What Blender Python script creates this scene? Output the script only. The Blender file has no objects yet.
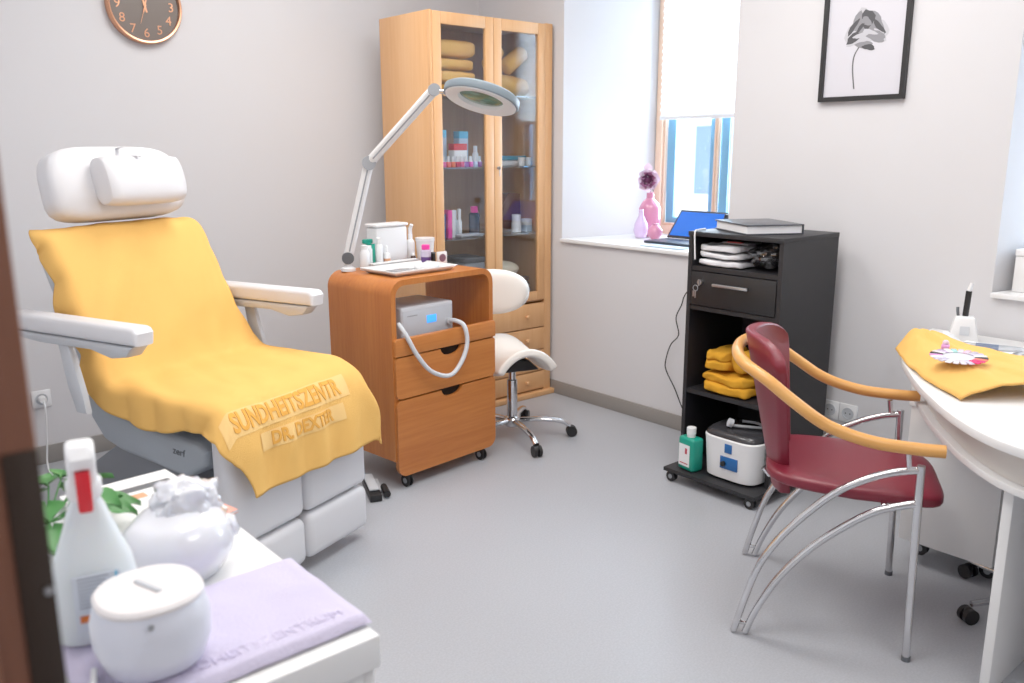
import bpy, bmesh, math, random
from mathutils import Vector, Matrix, noise
random.seed(7)
PI = math.pi
sc = bpy.context.scene
C = sc.collection
# ------------------------------------------------------------------ helpers
def lin(v):
    v /= 255.0
    return v / 12.92 if v <= 0.04045 else ((v + 0.055) / 1.055) ** 2.4
def rgb(r, g, b): return (lin(r), lin(g), lin(b), 1)

def mat(name, col, rough=0.5, metal=0.0, spec=0.5, coat=0.0, sss=0.0, trans=0.0, bump=None, var=None, emit=None, alpha=1.0):
    m = bpy.data.materials.new(name); m.use_nodes = True
    nt = m.node_tree; N = nt.nodes; L = nt.links
    p = N['Principled BSDF']
    p.inputs['Base Color'].default_value = rgb(*col)
    p.inputs['Roughness'].default_value = rough
    p.inputs['Metallic'].default_value = metal
    p.inputs['Specular IOR Level'].default_value = spec
    p.inputs['Coat Weight'].default_value = coat
    p.inputs['Coat Roughness'].default_value = 0.1
    p.inputs['Transmission Weight'].default_value = trans
    p.inputs['Alpha'].default_value = alpha
    if sss:
        p.inputs['Subsurface Weight'].default_value = sss
        p.inputs['Subsurface Radius'].default_value = (0.02, 0.015, 0.01)
    if emit:
        p.inputs['Emission Color'].default_value = rgb(*emit[0]); p.inputs['Emission Strength'].default_value = emit[1]
    tc = N.new('ShaderNodeTexCoord')
    if var:                                    # var = (scale, amount)
        n = N.new('ShaderNodeTexNoise'); n.inputs['Scale'].default_value = var[0]; n.inputs['Detail'].default_value = 4
        L.new(tc.outputs['Object'], n.inputs['Vector'])
        mx = N.new('ShaderNodeMixRGB'); mx.blend_type = 'MULTIPLY'; mx.inputs[0].default_value = var[1]
        mx.inputs[1].default_value = rgb(*col)
        rp = N.new('ShaderNodeValToRGB'); rp.color_ramp.elements[0].position = 0.3; rp.color_ramp.elements[1].position = 0.7
        rp.color_ramp.elements[0].color = (0.35, 0.35, 0.35, 1)
        L.new(n.outputs['Fac'], rp.inputs[0]); L.new(rp.outputs[0], mx.inputs[2]); L.new(mx.outputs[0], p.inputs['Base Color'])
    if bump:                                   # bump = (scale, strength)
        n2 = N.new('ShaderNodeTexNoise'); n2.inputs['Scale'].default_value = bump[0]; n2.inputs['Detail'].default_value = 3
        L.new(tc.outputs['Object'], n2.inputs['Vector'])
        b = N.new('ShaderNodeBump'); b.inputs['Strength'].default_value = bump[1]; b.inputs['Distance'].default_value = 0.004
        L.new(n2.outputs['Fac'], b.inputs['Height']); L.new(b.outputs[0], p.inputs['Normal'])
    return m

def wood(name, c1, c2, stretch=(1, 1, 0.05), scale=60, rough=0.42):
    m = bpy.data.materials.new(name); m.use_nodes = True
    nt = m.node_tree; N = nt.nodes; L = nt.links; p = N['Principled BSDF']
    p.inputs['Roughness'].default_value = rough
    tc = N.new('ShaderNodeTexCoord'); mp = N.new('ShaderNodeMapping'); mp.inputs['Scale'].default_value = stretch
    n = N.new('ShaderNodeTexNoise'); n.inputs['Scale'].default_value = scale; n.inputs['Detail'].default_value = 5; n.inputs['Roughness'].default_value = 0.6
    n3 = N.new('ShaderNodeTexNoise'); n3.inputs['Scale'].default_value = scale * 0.12; n3.inputs['Detail'].default_value = 2
    L.new(tc.outputs['Object'], mp.inputs[0]); L.new(mp.outputs[0], n.inputs['Vector']); L.new(mp.outputs[0], n3.inputs['Vector'])
    mm = N.new('ShaderNodeMath'); mm.operation = 'ADD'; L.new(n.outputs['Fac'], mm.inputs[0]); L.new(n3.outputs['Fac'], mm.inputs[1])
    m2 = N.new('ShaderNodeMath'); m2.operation = 'MULTIPLY'; m2.inputs[1].default_value = 0.5; L.new(mm.outputs[0], m2.inputs[0])
    r = N.new('ShaderNodeValToRGB'); r.color_ramp.elements[0].position = 0.35; r.color_ramp.elements[1].position = 0.65
    r.color_ramp.elements[0].color = rgb(*c1); r.color_ramp.elements[1].color = rgb(*c2)
    L.new(m2.outputs[0], r.inputs[0]); L.new(r.outputs[0], p.inputs['Base Color'])
    return m

def glass(name, tint=(1, 1, 1), refl=0.06, fres=0.6):
    m = bpy.data.materials.new(name); m.use_nodes = True
    nt = m.node_tree; N = nt.nodes; L = nt.links
    for n in list(N): N.remove(n)
    o = N.new('ShaderNodeOutputMaterial'); t = N.new('ShaderNodeBsdfTransparent'); t.inputs[0].default_value = (*tint, 1)
    g = N.new('ShaderNodeBsdfGlossy'); g.inputs['Roughness'].default_value = 0.02
    lw = N.new('ShaderNodeLayerWeight'); lw.inputs[0].default_value = 0.25
    ma = N.new('ShaderNodeMath'); ma.operation = 'MULTIPLY_ADD'; ma.inputs[1].default_value = fres; ma.inputs[2].default_value = refl
    L.new(lw.outputs['Fresnel'], ma.inputs[0])
    mx = N.new('ShaderNodeMixShader'); L.new(ma.outputs[0], mx.inputs[0]); L.new(t.outputs[0], mx.inputs[1]); L.new(g.outputs[0], mx.inputs[2])
    L.new(mx.outputs[0], o.inputs[0])
    return m

def translucent(name, col, tr=0.5):
    m = bpy.data.materials.new(name); m.use_nodes = True
    nt = m.node_tree; N = nt.nodes; L = nt.links
    for n in list(N): N.remove(n)
    o = N.new('ShaderNodeOutputMaterial'); d = N.new('ShaderNodeBsdfDiffuse'); t = N.new('ShaderNodeBsdfTranslucent')
    d.inputs[0].default_value = rgb(*col); t.inputs[0].default_value = rgb(*col)
    mx = N.new('ShaderNodeMixShader'); mx.inputs[0].default_value = tr
    L.new(d.outputs[0], mx.inputs[1]); L.new(t.outputs[0], mx.inputs[2]); L.new(mx.outputs[0], o.inputs[0])
    return m

def smooth_path(pts, n=8):
    pts = [Vector(p) for p in pts]; out = []
    P = [pts[0] * 2 - pts[1]] + pts + [pts[-1] * 2 - pts[-2]]
    for i in range(1, len(P) - 2):
        a, b, c, d = P[i - 1], P[i], P[i + 1], P[i + 2]
        for k in range(n):
            t = k / n
            out.append(0.5 * ((2 * b) + (c - a) * t + (2 * a - 5 * b + 4 * c - d) * t * t + (3 * b - a - 3 * c + d) * t ** 3))
    out.append(pts[-1].copy())
    return out

class B:
    def __init__(s): s.bm = bmesh.new()
    def add(s, tmp, mi=0, mx=None):
        if mx is not None: bmesh.ops.transform(tmp, matrix=mx, verts=tmp.verts)
        for f in tmp.faces: f.material_index = mi
        me = bpy.data.meshes.new('tmp'); tmp.to_mesh(me); s.bm.from_mesh(me)
        bpy.data.meshes.remove(me); tmp.free(); return s
    def box(s, x0, x1, y0, y1, z0, z1, bev=0.0, seg=2, mi=0, mx=None, taper=None):
        t = bmesh.new()
        bmesh.ops.create_cube(t, size=1)
        for v in t.verts:
            v.co = Vector(((x0 + x1) / 2 + v.co.x * (x1 - x0), (y0 + y1) / 2 + v.co.y * (y1 - y0), (z0 + z1) / 2 + v.co.z * (z1 - z0)))
        if taper:
            cx, cy = (x0 + x1) / 2, (y0 + y1) / 2
            for v in t.verts:
                if v.co.z > (z0 + z1) / 2: v.co.x = cx + (v.co.x - cx) * taper; v.co.y = cy + (v.co.y - cy) * taper
        if bev > 0: bmesh.ops.bevel(t, geom=list(t.edges), offset=bev, segments=seg, profile=0.5, affect='EDGES')
        return s.add(t, mi, mx)
    def prism(s, poly, ax, a0, a1, mi=0, bev=0.0, seg=2, mx=None):
        t = bmesh.new()
        def mk(p, a):
            return {'x': (a, p[0], p[1]), 'y': (p[0], a, p[1]), 'z': (p[0], p[1], a)}[ax]
        va = [t.verts.new(mk(p, a0)) for p in poly]; vb = [t.verts.new(mk(p, a1)) for p in poly]
        n = len(poly)
        fa = t.faces.new(va); fb = t.faces.new(vb[::-1])
        for i in range(n): t.faces.new((va[i], vb[i], vb[(i + 1) % n], va[(i + 1) % n]))
        bmesh.ops.recalc_face_normals(t, faces=t.faces)
        if bev > 0:
            ed = list(set(list(fa.edges) + list(fb.edges)))
            bmesh.ops.bevel(t, geom=ed, offset=bev, segments=seg, profile=0.5, affect='EDGES')
        return s.add(t, mi, mx)
    def tube(s, path, r, n=10, mi=0, closed=False, mx=None, flat=1.0, up=None):
        path = [Vector(p) for p in path]; m = len(path)
        rs = r if isinstance(r, (list, tuple)) else [r] * m
        t = bmesh.new(); rings = []
        nrm = None
        for i, p in enumerate(path):
            if closed: tan = path[(i + 1) % m] - path[i - 1]
            else: tan = path[min(i + 1, m - 1)] - path[max(i - 1, 0)]
            tan.normalize()
            if nrm is None:
                a = Vector(up) if up else (Vector((0, 0, 1)) if abs(tan.z) < 0.9 else Vector((1, 0, 0)))
                nrm = (a - tan * a.dot(tan)).normalized()
            else:
                nrm = (nrm - tan * nrm.dot(tan)).normalized()
            bi = tan.cross(nrm)
            rings.append([t.verts.new(p + nrm * (math.cos(2 * PI * k / n) * rs[i]) * flat + bi * (math.sin(2 * PI * k / n) * rs[i])) for k in range(n)])
        for i in range(m - (0 if closed else 1)):
            a, b = rings[i], rings[(i + 1) % m]
            for k in range(n): t.faces.new((a[k], a[(k + 1) % n], b[(k + 1) % n], b[k]))
        if not closed: t.faces.new(rings[0][::-1]); t.faces.new(rings[-1])
        bmesh.ops.recalc_face_normals(t, faces=t.faces)
        return s.add(t, mi, mx)
    def lathe(s, prof, c=(0, 0, 0), n=28, mi=0, sx=1, sy=1, mx=None, caps=True):
        t = bmesh.new(); rings = []
        for r, z in prof:
            if r < 1e-5: rings.append([t.verts.new((c[0], c[1], c[2] + z))])
            else: rings.append([t.verts.new((c[0] + sx * r * math.cos(2 * PI * k / n), c[1] + sy * r * math.sin(2 * PI * k / n), c[2] + z)) for k in range(n)])
        for a, b in zip(rings, rings[1:]):
            for k in range(n):
                q = (a[k % len(a)], a[(k + 1) % len(a)], b[(k + 1) % len(b)], b[k % len(b)])
                q2 = []
                for v in q:
                    if v not in q2: q2.append(v)
                if len(q2) > 2: t.faces.new(q2)
        if caps and len(rings[0]) > 1: t.faces.new(rings[0][::-1])
        if caps and len(rings[-1]) > 1: t.faces.new(rings[-1])
        bmesh.ops.recalc_face_normals(t, faces=t.faces)
        return s.add(t, mi, mx)
    def soft(s, c, h, e=4.0, amp=0.008, fr=10, seed=0, cuts=9, mi=0, sag=0.0):
        t = bmesh.new(); bmesh.ops.create_cube(t, size=1); bmesh.ops.subdivide_edges(t, edges=t.edges, cuts=cuts, use_grid_fill=True)
        for v in t.verts:
            p = v.co * 2; n = (abs(p.x) ** e + abs(p.y) ** e + abs(p.z) ** e) ** (1 / e); m_ = max(abs(p.x), abs(p.y), abs(p.z))
            q = p * (m_ / n); w = Vector((q.x * h[0], q.y * h[1], q.z * h[2]))
            d = noise.noise_vector(w * fr + Vector((seed * 3.1, seed, 0)))
            if q.z < -.75: d *= .25
            v.co = Vector(c) + w + d * amp + Vector((0, 0, -sag * (q.x * q.x + q.y * q.y) * (q.z > 0)))
        return s.add(t, mi)
    def cyl(s, p0, p1, r, n=16, mi=0, r2=None):
        return s.tube([p0, p1], [r, r if r2 is None else r2], n, mi)
    def ball(s, c, rx, ry=None, rz=None, n=16, mi=0, mx=None):
        t = bmesh.new(); bmesh.ops.create_uvsphere(t, u_segments=n, v_segments=max(6, n // 2), radius=1)
        for v in t.verts: v.co = Vector((c[0] + v.co.x * rx, c[1] + v.co.y * (ry or rx), c[2] + v.co.z * (rz or rx)))
        return s.add(t, mi, mx)
    def grid(s, f, nu, nv, mi=0, mx=None, closed_u=False):
        t = bmesh.new()
        vs = [[t.verts.new(f(i / nu, j / nv)) for j in range(nv + 1)] for i in range(nu + (0 if closed_u else 1))]
        for i in range(nu):
            for j in range(nv):
                a = vs[i]; b = vs[(i + 1) % len(vs)]
                t.faces.new((a[j], b[j], b[j + 1], a[j + 1]))
        return s.add(t, mi, mx)
    def text(s, txt, size, mx, mi=0, ext=0.0006, align='CENTER', fn=None, off=0.0):
        cu = bpy.data.curves.new('txt', 'FONT'); cu.body = txt; cu.size = size; cu.extrude = ext; cu.align_x = align; cu.align_y = 'CENTER'
        cu.resolution_u = 3; cu.offset = off
        o = bpy.data.objects.new('txt', cu); C.objects.link(o)
        dg = bpy.context.evaluated_depsgraph_get()
        me = bpy.data.meshes.new_from_object(o.evaluated_get(dg))
        t = bmesh.new(); t.from_mesh(me)
        bpy.data.objects.remove(o); bpy.data.curves.remove(cu); bpy.data.meshes.remove(me)
        if fn:
            for _ in range(4):
                bmesh.ops.triangulate(t, faces=t.faces)
                le = [e for e in t.edges if e.calc_length() > .009]
                if le: bmesh.ops.subdivide_edges(t, edges=le, cuts=1)
            bmesh.ops.triangulate(t, faces=t.faces)
            for v in t.verts: v.co = fn(v.co)
            mx = None
        return s.add(t, mi, mx)
    def build(s, name, m, parent=None, ang=38, subsurf=0, solid=0.0, loc=None, flat=False):
        me = bpy.data.meshes.new(name); s.bm.to_mesh(me); s.bm.free()
        for mm in (m if isinstance(m, (list, tuple)) else [m]): me.materials.append(mm)
        if not flat:
            me.polygons.foreach_set('use_smooth', [True] * len(me.polygons))
            if ang < 180: me.set_sharp_from_angle(angle=math.radians(ang))
        o = bpy.data.objects.new(name, me); C.objects.link(o)
        if parent: o.parent = parent
        if loc: o.location = loc
        if solid:
            md = o.modifiers.new('solid', 'SOLIDIFY'); md.thickness = solid; md.offset = 0
        if subsurf:
            md = o.modifiers.new('sub', 'SUBSURF'); md.levels = subsurf; md.render_levels = subsurf
        return o

def thing(name, label, cat, loc=(0, 0, 0), rz=0.0, group=None):
    o = bpy.data.objects.new(name, None); C.objects.link(o); o.empty_display_size = 0.05
    o.location = loc; o.rotation_euler = (0, 0, math.radians(rz)); o['label'] = label; o['category'] = cat
    if group: o['group'] = group
    return o
def tag(o, label, cat, group=None):
    o['label'] = label; o['category'] = cat
    if group: o['group'] = group
    return o
def struct(o):
    o['kind'] = 'structure'; return o
def dup(root, loc=None, rz=None, label=None):
    r = root.copy(); C.objects.link(r)
    if loc is not None: r.location = loc
    if rz is not None: r.rotation_euler = (0, 0, math.radians(rz))
    if label: r['label'] = label
    for ch in list(root.children):
        c = ch.copy(); C.objects.link(c); c.parent = r
        for g in list(ch.children):
            d = g.copy(); C.objects.link(d); d.parent = c
    return r
def RZ(deg): return Matrix.Rotation(math.radians(deg), 4, 'Z')
def TR(x, y, z): return Matrix.Translation((x, y, z))
def frame(o, deg, p):              # local point of a turned frame -> world
    a = math.radians(deg); return Vector((o[0] + math.cos(a) * p[0] - math.sin(a) * p[1], o[1] + math.sin(a) * p[0] + math.cos(a) * p[1], p[2]))

# ------------------------------------------------------------------ materials
wall_m = mat('wall_paint', (213, 212, 215), 0.9, spec=0.2, bump=(180, 0.03), var=(1.5, 0.03))
ceil_m = mat('ceiling_paint', (240, 238, 235), 0.9, spec=0.2)
white_rev = mat('reveal_paint', (236, 238, 242), 0.85, spec=0.2)
base_m = mat('baseboard_vinyl', (142, 138, 134), 0.5)
white_gl = mat('white_gloss', (236, 236, 237), 0.25)
white_lam = mat('white_laminate', (232, 232, 232), 0.35)
white_pl = mat('white_plastic', (233, 234, 236), 0.35)
warm_pl = mat('ivory_plastic', (236, 229, 220), 0.4)
grey_pl = mat('grey_plastic', (150, 154, 160), 0.45)
dgrey_pl = mat('dark_grey_plastic', (88, 92, 97), 0.45)
lgrey_pl = mat('light_grey_plastic', (192, 196, 202), 0.4)
black_pl = mat('black_plastic', (22, 22, 24), 0.45)
black_lam = mat('black_laminate', (27, 27, 31), 0.5, var=(14, 0.15))
chrome = mat('chrome', (214, 214, 216), 0.12, metal=1)
steel = mat('brushed_steel', (190, 192, 195), 0.3, metal=1)
uph = mat('white_upholstery', (217, 217, 221), 0.42, bump=(260, 0.02))
cream_uph = mat('cream_upholstery', (238, 233, 226), 0.42)
towel_m = mat('yellow_terry', (242, 188, 104), 0.95, spec=0.1, bump=(420, 0.55), var=(7, 0.08))
towel_l = mat('pale_yellow_woven', (243, 199, 128), 0.95, spec=0.1, bump=(420, 0.4))
towel_d = mat('gold_woven', (230, 166, 76), 0.95, spec=0.1)
mustard = mat('mustard_terry', (222, 158, 48), 0.95, spec=0.1, bump=(380, 0.6), var=(9, 0.2))
lav_m = mat('lavender_terry', (208, 201, 226), 0.95, spec=0.1, bump=(420, 0.6), var=(8, 0.06))
lav_d = mat('lavender_woven', (214, 206, 232), 0.95, spec=0.1)
w_cab = wood('pale_beech', (214, 158, 104), (224, 174, 124))
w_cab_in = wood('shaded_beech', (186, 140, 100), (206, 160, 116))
w_tro = wood('orange_beech', (178, 100, 42), (198, 121, 56), stretch=(1, 1, 0.06), scale=70)
w_trh = wood('orange_beech_front', (180, 102, 44), (202, 125, 60), stretch=(0.06, 1, 1), scale=70)
w_arm = wood('honey_beech', (212, 148, 74), (226, 166, 92), stretch=(0.1, 0.1, 1), scale=40, rough=0.3)
w_win = wood('window_pine', (226, 192, 164), (236, 206, 182))
w_door = wood('walnut_door', (102, 60, 42), (132, 82, 57), stretch=(1, 1, 0.04), scale=55, rough=0.4)
maroon = mat('maroon_leather', (118, 26, 44), 0.38, bump=(300, 0.04))
copper = mat('copper', (206, 150, 118), 0.28, metal=0.85)
clock_f = mat('clock_face', (108, 98, 92), 0.3)
alu_blue = mat('blue_grey_cladding', (112, 168, 206), 0.5)
pane_m = glass('pane_glass', refl=0.03)
cab_glass = glass('cabinet_glass', (0.96, 0.98, 1.0), 0.035, 0.3)  # slight blue tint puts the panes' bluish reflection into the glass colour
shelf_glass = glass('shelf_glass', (0.8, 0.9, 0.9), 0.2)
clear_pl = glass('clear_plastic', (0.93, 0.94, 0.97), 0.12)
blind_m = translucent('blind_fabric', (250, 250, 248), 0.55)
teal = mat('teal_plastic', (20, 150, 128), 0.35)
pink = mat('pink_plastic', (240, 60, 160), 0.4)
purple = mat('purple_plastic', (84, 48, 116), 0.3)
blue_p = mat('blue_panel', (24, 92, 160), 0.35)
red_p = mat('red_plastic', (212, 26, 40), 0.4)
skyblue = mat('light_blue_plastic', (92, 186, 222), 0.4)
leaf_m = mat('leaf_green', (62, 132, 58), 0.45, var=(30, 0.35))
tan_p = mat('tan_liquid', (220, 160, 120), 0.4)
brown_l = mat('brown_leather', (112, 66, 46), 0.5, var=(20, 0.3))
paper_m = mat('paper', (238, 238, 240), 0.8)
grey_tx = mat('grey_print', (150, 156, 168), 0.8)
screen_m = mat('laptop_screen', (20, 90, 190), 0.15, emit=((24, 96, 200), 0.42))
lcd_m = mat('lcd_blue', (60, 150, 240), 0.2, emit=((70, 165, 255), 1.0))

# ------------------------------------------------------------------ room
WX, WY, ZC = 3.365, 4.22, 2.78
x0, y0 = -1.5, -1.7
fl = mat('vinyl_floor', (178, 176, 176), 0.34, spec=0.45)
nt = fl.node_tree; N = nt.nodes; L = nt.links
tc = N.new('ShaderNodeTexCoord'); n1 = N.new('ShaderNodeTexNoise'); n1.inputs['Scale'].default_value = 160; n1.inputs['Detail'].default_value = 6
n2 = N.new('ShaderNodeTexNoise'); n2.inputs['Scale'].default_value = 1.7
r1 = N.new('ShaderNodeValToRGB'); r1.color_ramp.elements[0].position = 0.4; r1.color_ramp.elements[1].position = 0.62
r1.color_ramp.elements[0].color = rgb(167, 170, 177); r1.color_ramp.elements[1].color = rgb(175, 178, 185)
mx_ = N.new('ShaderNodeMixRGB'); mx_.blend_type = 'MULTIPLY'; mx_.inputs[0].default_value = 0.08
L.new(tc.outputs['Object'], n1.inputs['Vector']); L.new(tc.outputs['Object'], n2.inputs['Vector'])
L.new(n1.outputs['Fac'], r1.inputs[0]); L.new(r1.outputs[0], mx_.inputs[1]); L.new(n2.outputs['Fac'], mx_.inputs[2])
L.new(mx_.outputs[0], N['Principled BSDF'].inputs['Base Color'])
struct(B().box(x0, WX, y0, WY, -0.1, 0).build('floor', fl, flat=True))
struct(B().box(x0, WX + 0.72, y0, WY + 0.12, ZC, ZC + 0.1).build('ceiling', ceil_m, flat=True))
struct(B().box(x0, WX, WY, WY + 0.12, 0, ZC).build('wall_back', wall_m, flat=True))
struct(B().box(x0 - 0.12, x0, y0, WY, 0, ZC).build('wall_hall', wall_m, flat=True))
struct(B().box(-.03, .095, .665, WY, 0, ZC).box(-.03, .095, y0, -.42, 0, ZC).box(-.03, .095, -.42, .665, 2.09, ZC).build('wall_left', wall_m, flat=True))
struct(B().box(x0 - 0.12, WX + 0.7, y0 - 0.12, y0, 0, ZC).build('wall_front', wall_m, flat=True))
XO = 4.07
S1, S2 = 0.912, 0.885          # sill heights
w = B()
w.prism([(WX, 3.49), (XO, 3.345), (XO, WY + 0.12), (WX, WY + 0.12)], 'z', 0, ZC)
w.prism([(WX, 1.216), (XO, 1.075), (XO, 2.52), (WX, 2.383)], 'z', 0, ZC)
w.prism([(WX, y0), (XO, y0), (XO, 0.24), (WX, 0.1)], 'z', 0, ZC)
w.prism([(WX, 2.383), (XO, 2.52), (XO, 3.345), (WX, 3.49)], 'z', 0, S1 - 0.02)
w.prism([(WX, 2.383), (XO, 2.52), (XO, 3.345), (WX, 3.49)], 'z', 2.5, ZC)
w.prism([(WX, 0.1), (XO, 0.24), (XO, 1.075), (WX, 1.216)], 'z', 0, S2 - 0.02)
w.prism([(WX, 0.1), (XO, 0.24), (XO, 1.075), (WX, 1.216)], 'z', 2.5, ZC)
struct(w.build('wall_right', wall_m, flat=True))
struct(B().prism([(WX - 0.02, 2.386), (XO - 0.09, 2.50), (XO - 0.09, 3.362), (WX - 0.02, 3.487)], 'z', S1 - 0.02, S1, bev=0.004).build('trim_1', white_gl))
struct(B().prism([(WX - 0.02, 0.104), (XO - 0.09, 0.21), (XO - 0.09, 1.092), (WX - 0.02, 1.213)], 'z', S2 - 0.02, S2, bev=0.004).build('trim_2', white_gl))
struct(B().box(x0, WX, WY - 0.012, WY, 0, 0.085, 0.003).build('baseboard_back', base_m))
struct(B().box(WX - 0.012, WX, y0, WY - 0.012, 0, 0.078, 0.003).build('baseboard_right', base_m))

# windows: timber frame inside, blue grey cladding outside, two casements
def window(nm, ya, yb, za, zb):
    X = 4.0
    t = bpy.data.objects.new(nm, None); C.objects.link(t); struct(t)
    f = B()
    f.box(X - 0.02, X + 0.03, ya, ya + 0.045, za, zb, 0.004); f.box(X - 0.02, X + 0.03, yb - 0.045, yb, za, zb, 0.004)
    f.box(X - 0.02, X + 0.03, ya, yb, za, za + 0.05, 0.004); f.box(X - 0.02, X + 0.03, ya, yb, zb - 0.06, zb, 0.004)
    f.build('window_frame', w_win, t)
    ym = (ya + yb) / 2
    for (a, b) in ((ya + 0.045, ym), (ym, yb - 0.045)):
        s = B(); q = 0.016
        for (p, r, u, v) in ((a, a + q, za + .05, zb - .06), (b - q, b, za + .05, zb - .06), (a + q, b - q, za + .05, za + .05 + q), (a + q, b - q, zb - .06 - q, zb - .06)):
            s.box(X - 0.004, X + 0.022, p + .002, r - .002, u, v, 0.003)
        so = s.build('window_sash', w_win, t)
        s = B(); q2 = 0.062
        for (p, r, u, v) in ((a + .008, a + q2, za + .05, zb - .06), (b - q2, b - .008, za + .05, zb - .06), (a + q2, b - q2, za + .05, za + .05 + q2 * .75), (a + q2, b - q2, zb - .06 - q2, zb - .06)):
            s.box(X + 0.031, X + 0.06, p, r, u, v)
        s.build('outer_cladding', alu_blue, so)
        B().box(X + 0.04, X + 0.046, a + q2, b - q2, za + .05 + q2 * .75, zb - .06 - q2).build('window_pane', pane_m, so, flat=True)
    return t
window('window_1', 2.52, 3.352, S1, 2.5)
window('window_2', 0.235, 1.085, S2, 2.5)
# pleated blinds in front of the panes
def blind(label, ya, yb, zlo, zhi):
    t = thing('pleated_blind', label, 'blind', (3.958, 0, 0), 0, 'pleated window blinds')
    n = 46
    B().grid(lambda u, v: Vector(((0.007 if int(round(u * n)) % 2 else -0.007), ya + (yb - ya) * v, zlo + 0.02 + (zhi - zlo - 0.02) * u)), n, 1).build('pleated_fabric', blind_m, t, flat=True)
    B().box(-0.012, 0.012, ya, yb, zlo, zlo + 0.022, 0.004).build('bottom_rail', white_pl, t)
    B().box(-0.012, 0.012, ya, yb, zhi, zhi + 0.03, 0.004).build('head_rail', white_pl, t)
blind('white pleated blind lowered halfway over the window behind the laptop', 2.56, 3.30, 1.562, 2.4)
blind('white pleated blind over the window beside the desk', 0.28, 1.04, 1.62, 2.4)

# building across the street, overexposed outside the window
t = thing('street_building', 'pale building facade seen in the daylight outside the window', 'building', (13, 0, 0))
plaster = mat('pale_plaster', (236, 236, 234), 0.9)
fwin = mat('facade_window', (128, 152, 176), 0.4)
B().box(0, 1, -8, 24, -4, 5.5).build('facade_wall', plaster, t, flat=True)
for i in range(18):
    for k in range(2):
        yy = 3.1 + i * 0.95; zz = -2.3 + k * 2.9
        f = B(); f.box(-0.05, 0.0, yy - .27, yy + .27, zz - .1, zz + 1.3).build('facade_window_surround', mat('surround', (214, 220, 226), .8) if (i, k) == (0, 0) else bpy.data.materials['surround'], t, flat=True)
        B().box(-0.06, -0.051, yy - .2, yy + .2, zz, zz + 1.2).build('facade_window_glass', fwin, t, flat=True)

# dark timber door lining at the camera's left, with strike plate
d = struct(bpy.data.objects.new('door_1', None)); C.objects.link(d); d.location = (0, .64, 0)
B().box(-.05, .117, 0, .025, 0, 2.09, .003).box(-.05, .117, -1.06, -1.035, 0, 2.09, .003).box(-.05, .117, -1.035, 0, 2.065, 2.09, .002).build('door_lining', w_door, d)
B().box(.060, .076, -.008, 0.0, 0, 2.06, .003).build('door_stop', wood('door_stop_wood', (120, 74, 52), (140, 92, 66), stretch=(1, 1, .04), scale=50), d)
B().box(.094, .1165, -.0025, 0.0, .8, 1.20, .001).build('strike_plate', mat('strike_bronze', (52, 42, 36), 0.4, metal=0.5), d)
B().cyl((.112, -.0025, 1.095), (.112, -.0045, 1.095), 0.003, 10).build('strike_screw', steel, d)

# ------------------------------------------------------------------ wall clock
ck = thing('wall_clock', 'round copper-rimmed wall clock with brown face on the back wall', 'clock', (1.419, WY - 0.002, 2.037))
MC = Matrix.Rotation(PI / 2, 4, 'X')
B().lathe([(0.135, 0), (0.165, 0), (0.166, 0.03), (0.160, 0.040), (0.153, 0.038), (0.1512, 0.0195)], n=56, mx=MC, caps=False).build('rim', copper, ck)
B().lathe([(0, 0.004), (0.151, 0.004), (0.151, 0.02), (0, 0.02)], n=56, mx=MC).build('dial', clock_f, ck)
for h in range(1, 13):
    a = PI / 2 - h * PI / 6
    B().text(str(h), 0.056, TR(0.118 * math.cos(a), -0.0215, 0.118 * math.sin(a)) @ MC).build('numeral', copper, ck, flat=True)
def hand(nm, ang, l, wd, tail, y):
    a = math.radians(90 - ang)
    B().prism([(-tail, -wd), (l * .9, -wd), (l, 0), (l * .9, wd), (-tail, wd)], 'y', y - 0.001, y, mx=Matrix.Rotation(-a, 4, 'Y')).build(nm, copper, ck, flat=True)
hand('hour_hand', -14, 0.075, 0.004, 0.03, -0.024); hand('minute_hand', 16, 0.115, 0.003, 0.03, -0.026); hand('second_hand', 198, 0.085, 0.001, 0.02, -0.028)
B().cyl((0, -0.02, 0), (0, -0.03, 0), 0.006).build('hub', copper, ck)

# ------------------------------------------------------------------ framed flower print
pc = thing('framed_picture', 'black framed print of a single grey flower on the right wall', 'picture', (WX - 0.002, 1.783, 1.586))
PW, PH, FW = 0.178, 0.50, 0.018
f = B()
f.box(-0.02, 0, -PW, PW, 0, FW); f.box(-0.02, 0, -PW, PW, PH - FW, PH); f.box(-0.02, 0, -PW, -PW + FW, FW, PH - FW); f.box(-0.02, 0, PW - FW, PW, FW, PH - FW)
f.build('frame', black_pl, pc, flat=True)
B().box(-0.008, 0, -PW + FW, PW - FW, FW, PH - FW).build('print_paper', mat('print_paper', (205, 204, 212), 0.4), pc, flat=True)
fg = [mat('petal_%s' % n, c, 0.6) for n, c in (('mid', (132, 132, 138)), ('dark', (70, 70, 74)), ('pale', (186, 186, 193)), ('stem', (92, 92, 94)))]
fb = B(); kk = [0]
def petal(cy, cz, a, l, wd, mi):
    cy *= 1.18; cz = .245 + (cz - .30) * 1.18; l *= 1.2; wd *= 1.2
    kk[0] += 1
    pts = []
    for i in range(18):
        q = 2 * PI * i / 18
        r = 1 + 0.14 * math.sin(3 * q + kk[0]) + 0.06 * math.sin(7 * q + kk[0])
        u, v = l * math.cos(q) * r, wd * math.sin(q) * r
        pts.append((cy + u * math.cos(a) - v * math.sin(a), cz + u * math.sin(a) + v * math.cos(a)))
    fb.prism(pts, 'x', -0.0084 - kk[0] * 0.00004, -0.008, mi)
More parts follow.
